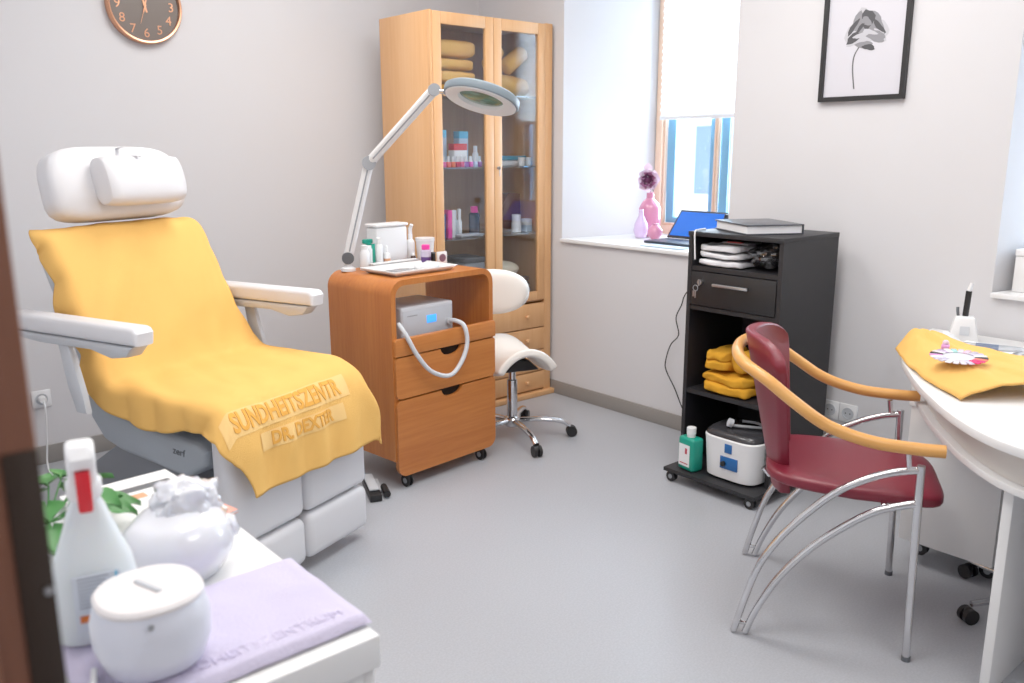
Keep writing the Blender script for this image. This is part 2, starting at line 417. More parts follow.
# local y grows to the left of the picture as seen from the room
for (cy, cz, a, l, wd, mi) in ((0.03, .315, 2.4, .055, .028, 2), (-0.03, .32, .6, .06, .03, 2), (0.005, .335, 1.57, .05, .04, 2), (0.028, .335, 1.9, .045, .022, 0), (-0.035, .335, 1.0, .045, .02, 0),
     (0.0, .30, 0, .058, .022, 2), (0.03, .30, 2.7, .04, .014, 1), (-0.03, .298, .4, .045, .016, 0), (0.0, .318, .2, .035, .016, 0), (-.005, .352, 1.5, .03, .022, 1), (.0, .345, .6, .02, .012, 0),
     (-.045, .325, .8, .03, .008, 1), (.045, .33, 2.2, .03, .008, 1), (0.0, .27, .1, .03, .012, 0), (-.015, .262, .2, .022, .009, 1), (.012, .303, 2.9, .03, .008, 2), (-.015, .31, .3, .026, .007, 2), (.02, .325, 2.2, .02, .006, 1)):
    petal(cy, cz, a, l, wd, mi)
sp = smooth_path([(0, .022, .205), (0, .040, .17), (0, .042, .12), (0, .030, .045)], 6)
fb.prism([(p.y - .0028, p.z) for p in sp] + [(p.y + .0028, p.z) for p in sp[::-1]], 'x', -0.0085, -0.008, 3)
fb.build('flower_print', fg, pc, flat=True)

# ------------------------------------------------------------------ beech display cabinet
cb = thing('display_cabinet', 'tall pale beech cabinet with two glass doors above drawers', 'cabinet', (2.534, 3.56, 0))
W_, D_, H_ = 0.811, 0.445, 2.058
B().box(0, 0.018, 0.02, D_, 0.03, H_, 0.002).box(W_ - 0.018, W_, 0.02, D_, 0.03, H_, 0.002).box(0.018, W_ - .018, 0.02, D_, H_ - 0.02, H_, 0.001).build('carcass', w_cab, cb)
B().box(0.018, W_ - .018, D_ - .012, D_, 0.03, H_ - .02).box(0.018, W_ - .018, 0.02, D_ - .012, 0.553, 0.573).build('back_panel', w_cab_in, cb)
B().box(-0.02, W_ + 0.012, -0.03, D_, 0, 0.03, 0.005).build('plinth', w_cab, cb)
B().box(W_ - 0.05, W_, -0.002, 0.02, 0.03, H_, 0.002).box(0, 0.012, -0.002, 0.02, 0.03, H_, 0.002).build('face_strip', w_cab, cb)
for (a, b, hs) in ((0.014, 0.396, 0), (0.399, 0.760, 1)):
    do = B(); z0, z1 = 0.565, H_ - 0.004; st = 0.052
    do.box(a, a + st, -.004, .018, z0, z1, .003); do.box(b - st, b, -.004, .018, z0, z1, .003)
    do.box(a + st, b - st, -.004, .018, z0, z0 + .05, .003); do.box(a + st, b - st, -.004, .018, z1 - .058, z1, .003)
    dd = do.build('glass_door', w_cab, cb)
    B().box(a + st, b - st, .006, .010, z0 + .05, z1 - .058).build('door_pane', cab_glass, dd, flat=True)
    if hs:
        B().cyl((a + .022, -.004, 1.304), (a + .022, -.012, 1.304), .008, 12).box(a + .021, a + .023, -.026, -.012, 1.296, 1.312).box(a + .02, a + .024, -.02, -.018, 1.262, 1.298).build('key', steel, dd)
for z in (1.672, 1.302, 0.936):
    B().box(0.019, W_ - .019, 0.035, D_ - .014, z, z + 0.007).build('glass_shelf', shelf_glass, cb, flat=True)
for (z0, z1) in ((.408, .546), (.276, .402), (.15, .27), (.04, .144)):
    dr = B().box(0.014, 0.760, -.004, .018, z0, z1, .004).build('drawer', w_cab, cb)
    for kx in (0.20, 0.622):
        B().lathe([(0.006, 0), (0.006, .01), (.012, .014), (.013, .02), (.008, .025), (0, .026)], n=14, mx=TR(kx, -.004, (z0 + z1) / 2) @ MC).build('knob', w_cab, dr)

def item(name, label, cat, loc, group=None, rz=0): return thing(name, label, cat, loc, rz, group)
# contents: shelves top z 1.679, 1.309, 0.943, floor 0.573
def folded_towel(nm, m, sx, sy, sz, seed, layers=3):
    b = B()
    for k in range(layers):
        hz = sz / layers / 2
        b.soft((0, 0, hz * (2 * k + 1)), (sx / 2, sy / 2, hz * 1.02), 5.0, .008, 13, seed + k * 1.7, 10)
    zmin = min(v.co.z for v in b.bm.verts)
    for v in b.bm.verts: v.co.z -= zmin
    return b
zt = 1.680
for k, (h, lab) in enumerate(((.045, 'bottom orange towel of the stack on the upper cabinet shelf'), (.055, 'second yellow towel of the stack on the upper cabinet shelf'),
                      (.055, 'third yellow towel of the stack on the upper cabinet shelf'), (.085, 'loosely folded pale yellow towel topping the cabinet stack'))):
    b = folded_towel('t', None, .30, .26, h, k * 3.1, 1)
    o = b.build('folded_towel', mustard if k == 0 else towel_m, loc=(2.738 + .006 * (k % 2), 3.76, zt), ang=180); zt += max(v.co.z for v in o.data.vertices) + .001
    tag(o, lab, 'towel', 'towels in the glass cabinet')
def roll_towel(c, r, l, az, tilt, lab, m):
    b = B()
    prof = [(0.0, 0), (r * .75, 0), (r, r * .25), (r * 1.03, l * .5), (r * .95, l - r * .3), (r * .7, l), (0, l - r * .15)]
    b.lathe(prof, n=26)
    for v in b.bm.verts: v.co += noise.noise_vector(v.co * 14 + Vector((c[0] * 30, 0, 0))) * .008
    o = b.build('rolled_towel', m, ang=180); o.location = c; o.rotation_euler = (math.radians(tilt), 0, math.radians(az)); tag(o, lab, 'towel', 'towels in the glass cabinet'); return o
roll_towel((3.06, 3.72, 1.746), .050, .23, 90, 93, 'lowest rolled yellow towel on the upper cabinet shelf', towel_m)
roll_towel((3.045, 3.76, 1.83), .036, .14, 90, 45, 'rolled yellow towel leaning left on the upper cabinet shelf', towel_m)
roll_towel((3.135, 3.715, 1.825), .042, .17, 90, 55, 'rolled yellow towel tilted up at right on the upper cabinet shelf', towel_m)

pol_cols = [('pink', (238, 96, 160)), ('coral', (240, 96, 90)), ('orange', (236, 110, 70)), ('crimson', (206, 30, 70)), ('rose', (226, 80, 130)), ('violet', (150, 80, 170)), ('magenta', (214, 60, 160)), ('pale grey', (170, 180, 210)), ('plum', (150, 80, 150))]
for i, (nm, c) in enumerate(pol_cols):
    t = item('nail_polish_bottle', '%s nail polish bottle with pale cap in the cabinet row' % nm, 'nail polish', (2.688 + i * .0295, 3.675, 1.3095), 'nail polishes in the glass cabinet')
    B().box(-.011, .011, -.011, .011, 0, .028, .003).build('bottle', mat('polish_' + nm.replace(' ', '_'), c, .2), t)
    B().cyl((0, 0, .028), (0, 0, .056), .008, 12, r2=.007).build('cap', white_pl, t)
def carton(lab, loc, w, d, h, m, stripe, rz=0, sh=0.35, nm='carton', zb=.0):
    t = item(nm, lab, 'box', loc, None, rz)
    B().box(-w / 2, w / 2, -d / 2, d / 2, 0, h, .001).build('box_body', m, t)
    B().box(-w / 2 - .0006, w / 2 + .0006, -d / 2 - .0006, d / 2 + .0006, h * (1 - sh) - zb, h + .0006 - zb, .001).build('printed_band', stripe, t)
    return t
ltblue = mat('pale_blue_card', (186, 206, 226), .5)
carton('red and white carton behind the nail polish row', (2.815, 3.72, 1.3095), .085, .05, .12, paper_m, red_p, sh=.28)
carton('tall pale blue carton left of the red and white carton', (2.745, 3.79, 1.3095), .06, .05, .19, ltblue, skyblue, sh=.2)
carton('tall pale blue carton right of the red and white carton', (2.89, 3.79, 1.3095), .06, .05, .185, ltblue, skyblue, sh=.2)
carton('tallest white carton at the left end of the polish shelf', (2.70, 3.88, 1.3095), .075, .05, .245, paper_m, mat('coral_print', (230, 130, 100), .5), sh=.1, zb=.17)
def simple_tube(lab, loc, r, h, m, capm, ch=.3, nm='cosmetic_bottle', cat='bottle', cr=.7, neck=None):
    t = item(nm, lab, cat, loc)
    B().lathe([(r * .9, 0), (r, .003), (r, h * (1 - ch) - .01), (r * cr, h * (1 - ch))], n=18).build('bottle_body', m, t)
    B().lathe([(r * cr * .95, h * (1 - ch)), (r * cr * .95, h - .002), (r * cr * .8, h)], n=18).build('bottle_cap', capm, t)
    return t
simple_tube('small white tube at the right end of the polish shelf, left door', (2.945, 3.735, 1.3095), .016, .11, paper_m, white_pl)
simple_tube('small white and teal jar behind the door joint', (3.04, 3.68, 1.3095), .02, .06, white_pl, teal, .35, cr=1)
# teal tray box with white jars
t = item('storage_tray', 'teal lidded tray on the middle cabinet shelf, right door', 'tray', (3.222, 3.79, 1.3095))
B().box(-.09, .09, -.05, .05, 0, .03, .006).build('tray_base', white_pl, t)
B().box(-.095, .095, -.055, .055, .031, .055, .006).build('tray_lid', mat('teal_blue', (60, 150, 180), .4), t)
for q, (dx, ad) in enumerate(((-.012, 'left'), (.04, 'right'))):
    t = item('white_jar', 'small white jar in front of the teal tray, %s one of the pair' % ad, 'jar', (3.24 + dx, 3.68, 1.3095), 'small jars on the middle shelf')
    B().lathe([(.016, 0), (.018, .004), (.018, .03)], n=16).build('jar_body', white_pl, t); B().lathe([(.019, .031), (.019, .045), (.017, .047)], n=16).build('jar_lid', white_gl, t)
# lower glass shelf
carton('upright blue carton at the left of the lower glass shelf', (2.68, 3.70, 0.9435), .022, .06, .125, blue_p, blue_p, nm='carton')
carton('upright pink carton next to the blue one', (2.712, 3.69, 0.9435), .026, .06, .145, pink, pink)
simple_tube('white squeeze tube standing beside the pink carton', (2.752, 3.70, 0.9435), .02, .14, white_pl, paper_m, .2, cr=.9)
simple_tube('grey white spray bottle second from the pink carton', (2.785, 3.72, 0.9435), .016, .14, lgrey_pl, white_pl, .35)
simple_tube('slim white pump bottle in the middle of the lower glass shelf', (2.825, 3.73, 0.9435), .014, .145, white_pl, white_pl, .4)
t = simple_tube('tall dark bottle with pink cap on the lower glass shelf', (2.92, 3.72, 0.9435), .03, .155, mat('navy_glass', (34, 38, 62), .2), pink, .22)
t = item('instrument_dish', 'flat pale instrument dish at the front of the lower glass shelf', 'dish', (2.84, 3.665, 0.9435))
B().box(-.075, .075, -.03, .03, 0, .006, .002).build('dish_base', steel, t); B().box(-.08, .08, -.035, .035, .006, .014, .003).build('dish_rim', lgrey_pl, t)
simple_tube('white lidded jar on the right half of the lower glass shelf', (3.19, 3.68, 0.9435), .028, .10, white_pl, white_gl, .45, nm='cosmetic_jar', cat='jar', cr=.98)
t = item('leather_bag', 'brown leather bag leaning at the right of the lower glass shelf', 'bag', (3.225, 3.80, 0.9435))
B().prism([(-.10, 0), (.075, 0), (.07, .21), (-.02, .215), (-.045, .17)], 'y', -.035, .035, bev=.008).build('bag_body', brown_l, t)
B().tube(smooth_path([(-.03, -.03, .19), (-.09, -.05, .13), (-.13, -.055, .09)], 5), .003, 6).build('bag_strap', brown_l, t)
carton('small white carton at the far right of the lower glass shelf', (3.275, 3.69, 0.9435), .04, .05, .07, ltblue, paper_m, sh=.5)
simple_tube('low frosted jar at the left edge of the right door', (3.04, 3.68, 0.9435), .03, .045, lgrey_pl, white_pl, .3, nm='cosmetic_jar', cat='jar', cr=1)
# cabinet floor
t = item('storage_box', 'low pale blue storage box on the cabinet floor', 'box', (2.72, 3.74, .574))
B().box(-.085, .085, -.09, .09, 0, .18, .006).build('box_body', mat('pale_blue_box', (176, 196, 208), .5), t); B().box(-.088, .088, -.093, .093, .181, .20, .006).build('box_lid', ltblue, t)
t = item('storage_box', 'grey lidded storage box on the cabinet floor', 'box', (2.89, 3.77, .574))
B().box(-.07, .07, -.09, .09, 0, .22, .006).build('box_body', grey_pl, t); B().box(-.073, .073, -.093, .093, .221, .25, .006).build('box_lid', dgrey_pl, t)
o = B().ball((0, 0, .045), .10, .10, .045, 20).build('small_cushion', mat('cream_cloth', (226, 212, 186), .9, bump=(60, .2)), loc=(3.13, 3.74, .69)); tag(o, 'cream cushion lying on dark cloth in the cabinet', 'cushion')
o = folded_towel('d', None, .22, .22, .11, 4.2, 4).build('folded_cloth', mat('brown_cloth', (92, 66, 56), .95), loc=(3.17, 3.75, .574)); tag(o, 'dark brown folded cloth on the cabinet floor', 'cloth')

# ------------------------------------------------------------------ pedicure trolley (frame turned 6 degrees)
TO, TA = (1.83, 2.93), 6
tr = thing('treatment_trolley', 'orange beech rolling trolley with rounded top and two drawers', 'trolley', (TO[0], TO[1], 0), TA)
yf, yb, zb, zt, tw = -0.05, 0.385, 0.125, 0.888, 0.580
def rrect_open(x0, x1, z0, z1, r, n=8):
    out = [(x0, z0)]
    out += [(x0 + r - r * math.cos(a), z1 - r + r * math.sin(a)) for a in [PI / 2 * i / n for i in range(n + 1)]]
    out += [(x1 - r + r * math.sin(a), z1 - r + r * math.cos(a)) for a in [PI / 2 * i / n for i in range(n + 1)]]
    out += [(x1, z0)]
    return out
th = 0.024
op = rrect_open(0, tw, zb, zt, .065); ip = rrect_open(th, tw - th, zb, zt - th, .045)
b = B()
tb = bmesh.new()
fr = [tb.verts.new((p[0], yf + .004, p[1])) for p in op]; fr2 = [tb.verts.new((p[0], yf + .004, p[1])) for p in ip]
bk = [tb.verts.new((p[0], yb, p[1])) for p in op]; bk2 = [tb.verts.new((p[0], yb, p[1])) for p in ip]
for i in range(len(op) - 1):
    tb.faces.new((fr[i], fr[i + 1], fr2[i + 1], fr2[i])); tb.faces.new((bk[i], bk2[i], bk2[i + 1], bk[i + 1]))
    tb.faces.new((fr[i], bk[i], bk[i + 1], fr[i + 1])); tb.faces.new((fr2[i], fr2[i + 1], bk2[i + 1], bk2[i]))
for i in (0, -1): tb.faces.new((fr[i], fr2[i], bk2[i], bk[i]))
bmesh.ops.recalc_face_normals(tb, faces=tb.faces)
b.add(tb); b.build('bent_shell', w_tro, tr)
B().box(th, tw - th, yf + .03, yb - .004, .575, .592).box(th, tw - th, yf + .03, yb - .004, .13, .145).box(th, tw - th, yb - .016, yb - .004, .125, .575).build('inner_shelf', w_tro, tr)
B().prism([(0.004, .578), (0.004, .640), (.012, .648), (.573, .648), (.581, .640), (.581, .578), (.573, .576), (.012, .576)], 'y', yf - .012, yf + .012, bev=.003).build('tray_front', w_trh, tr)
B().box(th + .002, tw - th - .002, yf + .012, yf + .028, .15, .57).build('cutout_shade_panel', mat('painted_cutout_shade', (26, 20, 16), .9), tr)  # near-black panel behind the drawer cutouts, their inner shade put into its colour
def dfront(z0, z1, r0, r1):
    n = 6; p = []
    xa, xb = 0.004, 0.578
    p += [(xa + r0 - r0 * math.sin(a), z0 + r0 - r0 * math.cos(a)) for a in [PI / 2 * i / n for i in range(n + 1)]]
    p += [(xa + r1 - r1 * math.cos(a), z1 - r1 + r1 * math.sin(a)) for a in [PI / 2 * i / n for i in range(n + 1)]]
    c, r = (xa + xb) / 2 + .02, .062
    p += [(c - r * math.cos(a), z1 - .55 * r * math.sin(a)) for a in [PI * i / 14 for i in range(15)]]
    p += [(xb - r1 + r1 * math.sin(a), z1 - r1 + r1 * math.cos(a)) for a in [PI / 2 * i / n for i in range(n + 1)]]
    p += [(xb - r0 + r0 * math.cos(a), z0 + r0 - r0 * math.sin(a)) for a in [PI / 2 * i / n for i in range(n + 1)]]
    return p
B().prism(dfront(.396, .570, .025, .012), 'y', yf - .010, yf + .010).build('drawer', w_trh, tr)
B().prism(dfront(.058, .388, .045, .025), 'y', yf - .010, yf + .010).build('drawer', w_trh, tr)
def caster(parent, x, y, r, top, az=0, m=black_pl):
    o = B().tube([(x - .012, y, r), (x - .006, y, r)], r, 18).tube([(x + .006, y, r), (x + .012, y, r)], r, 18).box(x - .005, x + .005, y - r * .7, y + r * .9, r * .7, r * 2.1, .002).cyl((x, y, r * 1.9), (x, y, top), r * .35, 10).build('caster', m, parent)
    hb = B().cyl((x - .0135, y, r), (x + .0135, y, r), r * .45, 12).build('wheel_hub', grey_pl, o)
    return o
for cx in (.065, .505):
    for cy in (-.035, .34): caster(tr, cx, cy, .027, .131)
def T(p): return frame(TO, TA, p)
def on_trolley(nm, lab, cat, x, y, z=zt + .001, rz=0): return thing(nm, lab, cat, T((x, y, z)), TA + rz)
# apparatus in the niche
dv = on_trolley('pedicure_drill_unit', 'white pedicure drill unit with blue display inside the trolley niche', 'device', .238, .12, .594)
B().box(-.145, .145, -.115, .115, .006, .165, .008, 3).build('housing', mat('device_grey', (206, 209, 216), .35), dv)
B().box(-.138, .138, -.1165, -.1145, .02, .15, .002).build('front_panel', mat('device_front', (196, 200, 208), .35), dv)
B().box(-.008, .045, -.119, -.1165, .085, .118, .002).build('display', lcd_m, dv)
B().box(-.115, -.06, -.1175, -.1165, .125, .129).build('brand_strip', grey_pl, dv, flat=True)
for sx in (-1, 1):
    for sy in (-1, 1): B().cyl((sx * .12, sy * .09, 0), (sx * .12, sy * .09, .008), .01).build('rubber_foot', black_pl, dv)
hose = smooth_path([(.115, -.12, .078), (.122, -.155, .082), (.134, -.197, .062), (.138, -.21, -.01), (.10, -.215, -.085), (.03, -.215, -.135), (-.07, -.212, -.10), (-.140, -.205, -.02), (-.185, -.190, .07), (-.196, -.155, .115)], 7)
B().tube(hose, .0095, 10).build('suction_hose', mat('hose_grey', (206, 209, 214), .4), dv)
B().cyl((.115, -.115, .078), (.115, -.13, .078), .016).build('hose_socket', lgrey_pl, dv)
hp = on_trolley('drill_handpiece', 'grey drill handpiece resting beside the drill unit', 'tool', .47, .05, .606, 20)
B().lathe([(.004, -.07), (.009, -.06), (.012, 0), (.010, .05), (.006, .08)], n=14, mx=Matrix.Rotation(PI / 2, 4, 'Y')).build('handle_body', steel, hp)
B().lathe([(.013, -.04), (.013, .0)], n=14, mx=Matrix.Rotation(PI / 2, 4, 'Y')).build('grip_ring', dgrey_pl, hp)
# items on the trolley top
ty = on_trolley('instrument_tray', 'white instrument tray on the trolley front edge', 'tray', .24, .12)
B().box(-.15, .15, -.095, .095, 0, .004, .001).build('tray_base', white_pl, ty)
def rim(u, v):
    a = 2 * PI * u
    cx, sx = math.cos(a), math.sin(a)
    k = max(abs(cx), abs(sx)); ex, ey = (cx / k), (sx / k)
    return Vector((ex * (.15 + .025 * v), ey * (.095 + .02 * v), .002 + .02 * v))
B().grid(rim, 64, 2, closed_u=True).build('tray_rim', white_gl, ty, solid=.003)
for i, (x, y, a, l) in enumerate(((-.06, -.02, 8, .14), (-.05, .01, 4, .15), (-.045, .035, -5, .13), (.07, -.02, 12, .10), (.08, .02, 6, .12))):
    o = on_trolley('nail_instrument', 'slim steel nail instrument %s on the white tray' % ('nearest the tray front', 'second from the tray front', 'third from the tray front', 'at the right front corner', 'at the right rear')[i], 'tool', .24 + x, .12 + y, zt + .0055, a)
    B().tube([(-l / 2, 0, .003), (-l / 4, 0, .003), (l / 4, 0, .003), (l / 2, 0, .003)], [.001, .0028, .003, .001], 8).build('shaft', steel, o)
    B().cyl((-l * .1, 0, .003), (l * .2, 0, .003), .0034, 10).build('knurled_grip', chrome, o)
o = on_trolley('kidney_dish', 'small white dish at the right of the instrument tray', 'dish', .315, .09, zt + .006, 8)
B().grid(lambda u, v: Vector((math.cos(2 * PI * u) * (.06 + .015 * v), math.sin(2 * PI * u) * (.025 + .012 * v), .001 + .018 * v)), 28, 2, closed_u=True).build('dish_wall', white_gl, o, solid=.002)
B().lathe([(0, 0.0), (.06, 0.0), (.06, .002), (0, .002)], n=28, sy=.42).build('dish_bottom', white_gl, o)
o = on_trolley('cotton_box', 'long white low box along the back of the instrument tray', 'box', .27, .262)
B().box(-.125, .125, -.016, .016, 0, .022, .004).build('box_body', white_pl, o); B().box(-.127, .127, -.018, .018, .0225, .030, .003).build('box_lid', white_gl, o)
o = on_trolley('waste_canister', 'large white square canister at the trolley back', 'canister', .305, .345)
B().box(-.088, .088, -.035, .045, 0, .175, .012, 3).build('canister_body', white_pl, o)
B().box(-.092, .092, -.038, .048, .176, .190, .006).build('canister_lid', white_gl, o)
o = on_trolley('paper_cup', 'white round tub behind the purple jar', 'cup', .50, .315)
B().lathe([(.036, 0), (.042, .095), (.044, .097), (.044, .104), (.040, .104), (.034, .01), (0, .01)], n=26).build('tub_wall', white_pl, o)
B().lathe([(.0445, .1045), (.045, .112), (.0, .113)], n=26).build('tub_lid', white_gl, o)
o = on_trolley('purple_bottle', 'purple liquid jar with bright pink cap', 'bottle', .425, .225)
B().lathe([(.021, 0), (.023, .004), (.023, .038), (.022, .0385)], n=20).build('purple_liquid', purple, o)
B().lathe([(.024, .038), (.024, .065), (.017, .07)], n=20).build('clear_neck', mat('lilac_clear', (196, 186, 208), .2), o)
B().lathe([(.019, .071), (.019, .09), (.016, .092)], n=20).build('pink_cap', pink, o)
o = on_trolley('square_plaque', 'small square white plaque with dark round mark', 'ornament', .49, .19, rz=-8)
B().box(-.026, .026, -.006, .006, 0, .058, .003).build('frame_body', white_gl, o)
B().lathe([(.017, 0), (.018, .001), (.010, .0015)], n=24, mx=TR(0, -.006, .030) @ MC).build('round_emblem', mat('dark_rose', (120, 84, 104), .5), o)
o = on_trolley('small_black_box', 'small black box between the purple jar and the square frame', 'box', .458, .213)
B().box(-.008, .008, -.01, .01, 0, .05, .002).build('box_body', black_pl, o); B().box(-.0085, .0085, -.0105, .0105, .0505, .056, .001).build('box_lid', dgrey_pl, o)
def bott(lab, x, y, r, h, m, cm, cap=.25, cr=.55, liq=None):
    o = on_trolley('cosmetic_bottle', lab, 'bottle', x, y); hb = h * (1 - cap)
    B().lathe([(r * .92, 0), (r, .004), (r, hb * .85), (r * .8, hb * .95), (r * cr, hb)], n=20).build('bottle_body', m, o)
    B().lathe([(r * cr, hb + .0004), (r * cr, h - .004), (r * cr * .6, h)], n=16).build('bottle_cap', cm, o)
    if liq: B().lathe([(r * 1.005, .003), (r * 1.01, hb * liq)], n=20).build('liquid_band', tan_p, o)
    return o
o = bott('white spray bottle behind the canister', .437, .345, .020, .135, white_pl, white_pl, .2, .5)
B().tube([(0, 0, .125), (0, 0, .155), (0, -.012, .175)], [.009, .009, .008], 10).build('spray_head', white_gl, o)
o = bott('teal capped disinfectant bottle at the left back of the tray', .175, .318, .024, .115, white_pl, teal, .1, .6)
B().box(-.028, .020, -.010, .010, .110, .130, .005).box(.0, .020, -.0235, -.0205, .005, .110, .001).build('pump_head', teal, o)
bott('tall white bottle right of the teal one', .218, .298, .017, .135, white_pl, white_gl, .22, .6)
bott('short white bottle at the left end of the row',  .132, .290, .021, .11, white_pl, white_pl, .2, .7)
bott('small bottle with tan liquid and pointed tip', .258, .294, .015, .095, white_pl, white_gl, .3, .35, liq=.6)
bott('little dark brown bottle beside the canister', .415, .300, .013, .05, mat('amber_glass', (60, 36, 26), .2), white_gl, .25, .6)

# pedal behind the trolley caster
o = thing('foot_pedal', 'black and white foot pedal on the floor beside the trolley caster', 'pedal', T((-.105, .03, 0)), TA + 62)
B().box(-.11, .10, -.05, .0, 0.001, .03, .004).build('pedal_base', black_pl, o)
B().box(-.07, .11, -.045, -.005, .034, .042, .003).box(-.02, .12, -.07, -.055, .004, .012, .003).build('pedal_plate', lgrey_pl, o)
B().cyl((-.09, -.075, .02), (.0, -.075, .02), .014).build('pedal_roller', black_pl, o)

# ------------------------------------------------------------------ magnifying lamp
lp = thing('magnifying_lamp', 'white jointed magnifying lamp with round ring head on the trolley', 'lamp', (1.866, 3.262, zt + .001))
lo = Vector((1.866, 3.262, zt + .001))
P0 = Vector((1.866, 3.262, .945)) - lo; P1 = Vector((1.939, 3.181, 1.346)) - lo; P2 = Vector((2.038, 2.841, 1.627)) - lo
B().lathe([(.032, 0), (.032, .012), (.016, .02), (.014, .05)], n=20).build('clamp_base', white_pl, lp)
side = (P1 - P0).cross(Vector((0, 0, 1))).normalized()
vw = Vector((lo.x, lo.y, 0)).normalized()
def knob(c, r, w, nm, m): B().cyl(c - vw * w, c + vw * w * .6, r, 20).build(nm, m, lp)
knob(P0, .026, .022, 'base_knob', dgrey_pl)
perp = Vector((0.75, -0.65, 0))
for nm, a, bb in (('lower_arm', P0, P1), ('upper_arm', P1, P2)):
    q = (bb - a).normalized(); off = (q.cross(vw)).normalized()
    B().tube([a + q * .01, bb - q * .01], .021, 12, flat=.75, up=tuple(vw)).tube([a + q * .03 - vw * .016 , bb - q * .03 - vw * .016], .0035, 6, mi=1).build(nm, [white_pl, grey_pl], lp)
knob(P1, .029, .024, 'elbow_joint', grey_pl)
knob(P2, .024, .022, 'head_joint', grey_pl)
dl = Vector((2.061, 2.793, 1.616)) - lo; dr = Vector((2.212, 2.541, 1.571)) - lo
ax = (dr - dl).normalized(); ctr = (dl + dr) / 2; RR = (dr - dl).length / 2
cam_dir = (Vector((0, 0, 1.4)) - lo - ctr).normalized()
nd = Vector((0, 0, -1)) + cam_dir * 0.36; nd = (nd - ax * nd.dot(ax)).normalized()
bz = nd.cross(ax)
ML = Matrix(((ax.x, bz.x, nd.x, ctr.x), (ax.y, bz.y, nd.y, ctr.y), (ax.z, bz.z, nd.z, ctr.z), (0, 0, 0, 1)))
hd = B().lathe([(RR * .55, -.016), (RR * .93, -.020), (RR, -.012), (RR, .010), (RR * .98, .014), (RR * .93, .0145), (RR * .9, .004), (RR * .6, -.004)], n=52, mx=ML, caps=False).build('ring_head', mat('lamp_grey', (128, 142, 152), .4), lp)
B().lathe([(RR * .95, .010), (RR * .93, .018), (RR * .62, .012), (RR * .58, .0)], n=52, mx=ML, caps=False).build('diffuser_ring', white_pl, lp)
B().lathe([(0, -.010), (RR * .45, -.006), (RR * .58, 0), (RR * .45, .006), (0, .010)], n=40, mx=ML).build('lens', mat('green_lens', (120, 160, 140), .08, trans=.6), lp)
B().tube([P2, P2 + (dl - P2) * .5, dl + ax * .02], [.011, .009, .012], 10).cyl(dl - vw * .02, dl + vw * .02, .013).build('head_bracket', chrome, lp)

# ------------------------------------------------------------------ saddle stool
st = thing('saddle_stool', 'white saddle stool on chrome five-star base behind the trolley', 'stool', (2.645, 3.085, 0))
sd = 72          # seat axis heading
SM = RZ(sd - 90)
def saddle(u, v):
    a = (u - .5) * 2; y = (v - .5) * .40
    wv = .178 * (1 - .35 * max(0, -(v - .35)) ** 1 - .25 * max(0, v - .8))
    ang_ = a * 1.15
    x = wv * math.sin(ang_) * 1.08
    z = .105 * math.cos(ang_ * 1.35) + .03 * (2 * v - 1) ** 2 - .015
    return Vector((x, y, .376 + z))
b = B()
nu, nv = 26, 20
b.grid(lambda u, v: saddle(u, v) , nu, nv, mx=SM)
o = b.build('seat', cream_uph, st, ang=180)
md = o.modifiers.new('s', 'SOLIDIFY'); md.thickness = .038; md.offset = -1; md = o.modifiers.new('b', 'BEVEL'); md.width = .018; md.segments = 3; md = o.modifiers.new('ss', 'SUBSURF'); md.levels = 1; md.render_levels = 1
B().prism([(-.085, .372), (.085, .372), (.07, .39), (.03, .425), (-.03, .425), (-.07, .39)], 'y', -.14, .14, bev=.01).build('seat_plate', black_pl, st).rotation_euler = (0, 0, math.radians(sd - 90))
B().lathe([(.036, .09), (.034, .11), (.026, .115), (.026, .30), (.018, .302), (.018, .385)], n=20).build('gas_column', chrome, st)
B().lathe([(.0, .062), (.034, .064), (.04, .08), (.04, .10), (.03, .112), (0, .113)], n=20).build('hub', chrome, st)
for k in range(5):
    a = math.radians(-108 + 72 * k); ca, sa = math.cos(a), math.sin(a)
    lg = B().tube(smooth_path([(ca * .03, sa * .03, .092), (ca * .14, sa * .14, .094), (ca * .24, sa * .24, .082), (ca * .29, sa * .29, .056)], 5), .0165, 10, flat=.8).build('leg', chrome, st)
    x, y = ca * .297, sa * .297; r = .027; tx, ty_ = -sa, ca
    t1 = Vector((tx, ty_, 0))
    B().tube([Vector((x, y, r)) - t1 * .02, Vector((x, y, r)) - t1 * .006], r, 16).tube([Vector((x, y, r)) + t1 * .006, Vector((x, y, r)) + t1 * .02], r, 16).ball((x, y, .036), .018, n=10).build('caster', black_pl, lg)
ba = math.radians(112); bx, by = math.cos(ba) * .19, math.sin(ba) * .19
B().tube(smooth_path([(bx * .3, by * .3, .40), (bx * .9, by * .9, .39), (bx * 1.12, by * 1.12, .46), (bx * 1.1, by * 1.1, .70)], 5), .013, 10).build('back_support', black_pl, st)
def backpad(u, v):
    a = 2 * PI * u; ca, sa = math.cos(a), math.sin(a)
    k = v
    e = 2.2
    cx = math.copysign(abs(ca) ** (2 / e), ca) * .185 * k; cz = math.copysign(abs(sa) ** (2 / e), sa) * .112 * k
    return cx, cz
pm = TR(bx * 1.0 + .062, by * 1.0 - .036, .718) @ RZ(-38)
b = B()
for sgn in (-1, 1):
    def bf(u, v, sgn=sgn):
        cx, cz = backpad(u, v); d = .030 * math.sqrt(max(0, 1 - v ** 4))
        return Vector((cx, sgn * d - .35 * cx * cx * 0 , cz))
    b.grid(bf, 40, 10, mx=pm, closed_u=True)
bmesh.ops.remove_doubles(b.bm, verts=b.bm.verts, dist=.0005); bmesh.ops.recalc_face_normals(b.bm, faces=b.bm.faces)
b.build('backrest', cream_uph, st, ang=180)

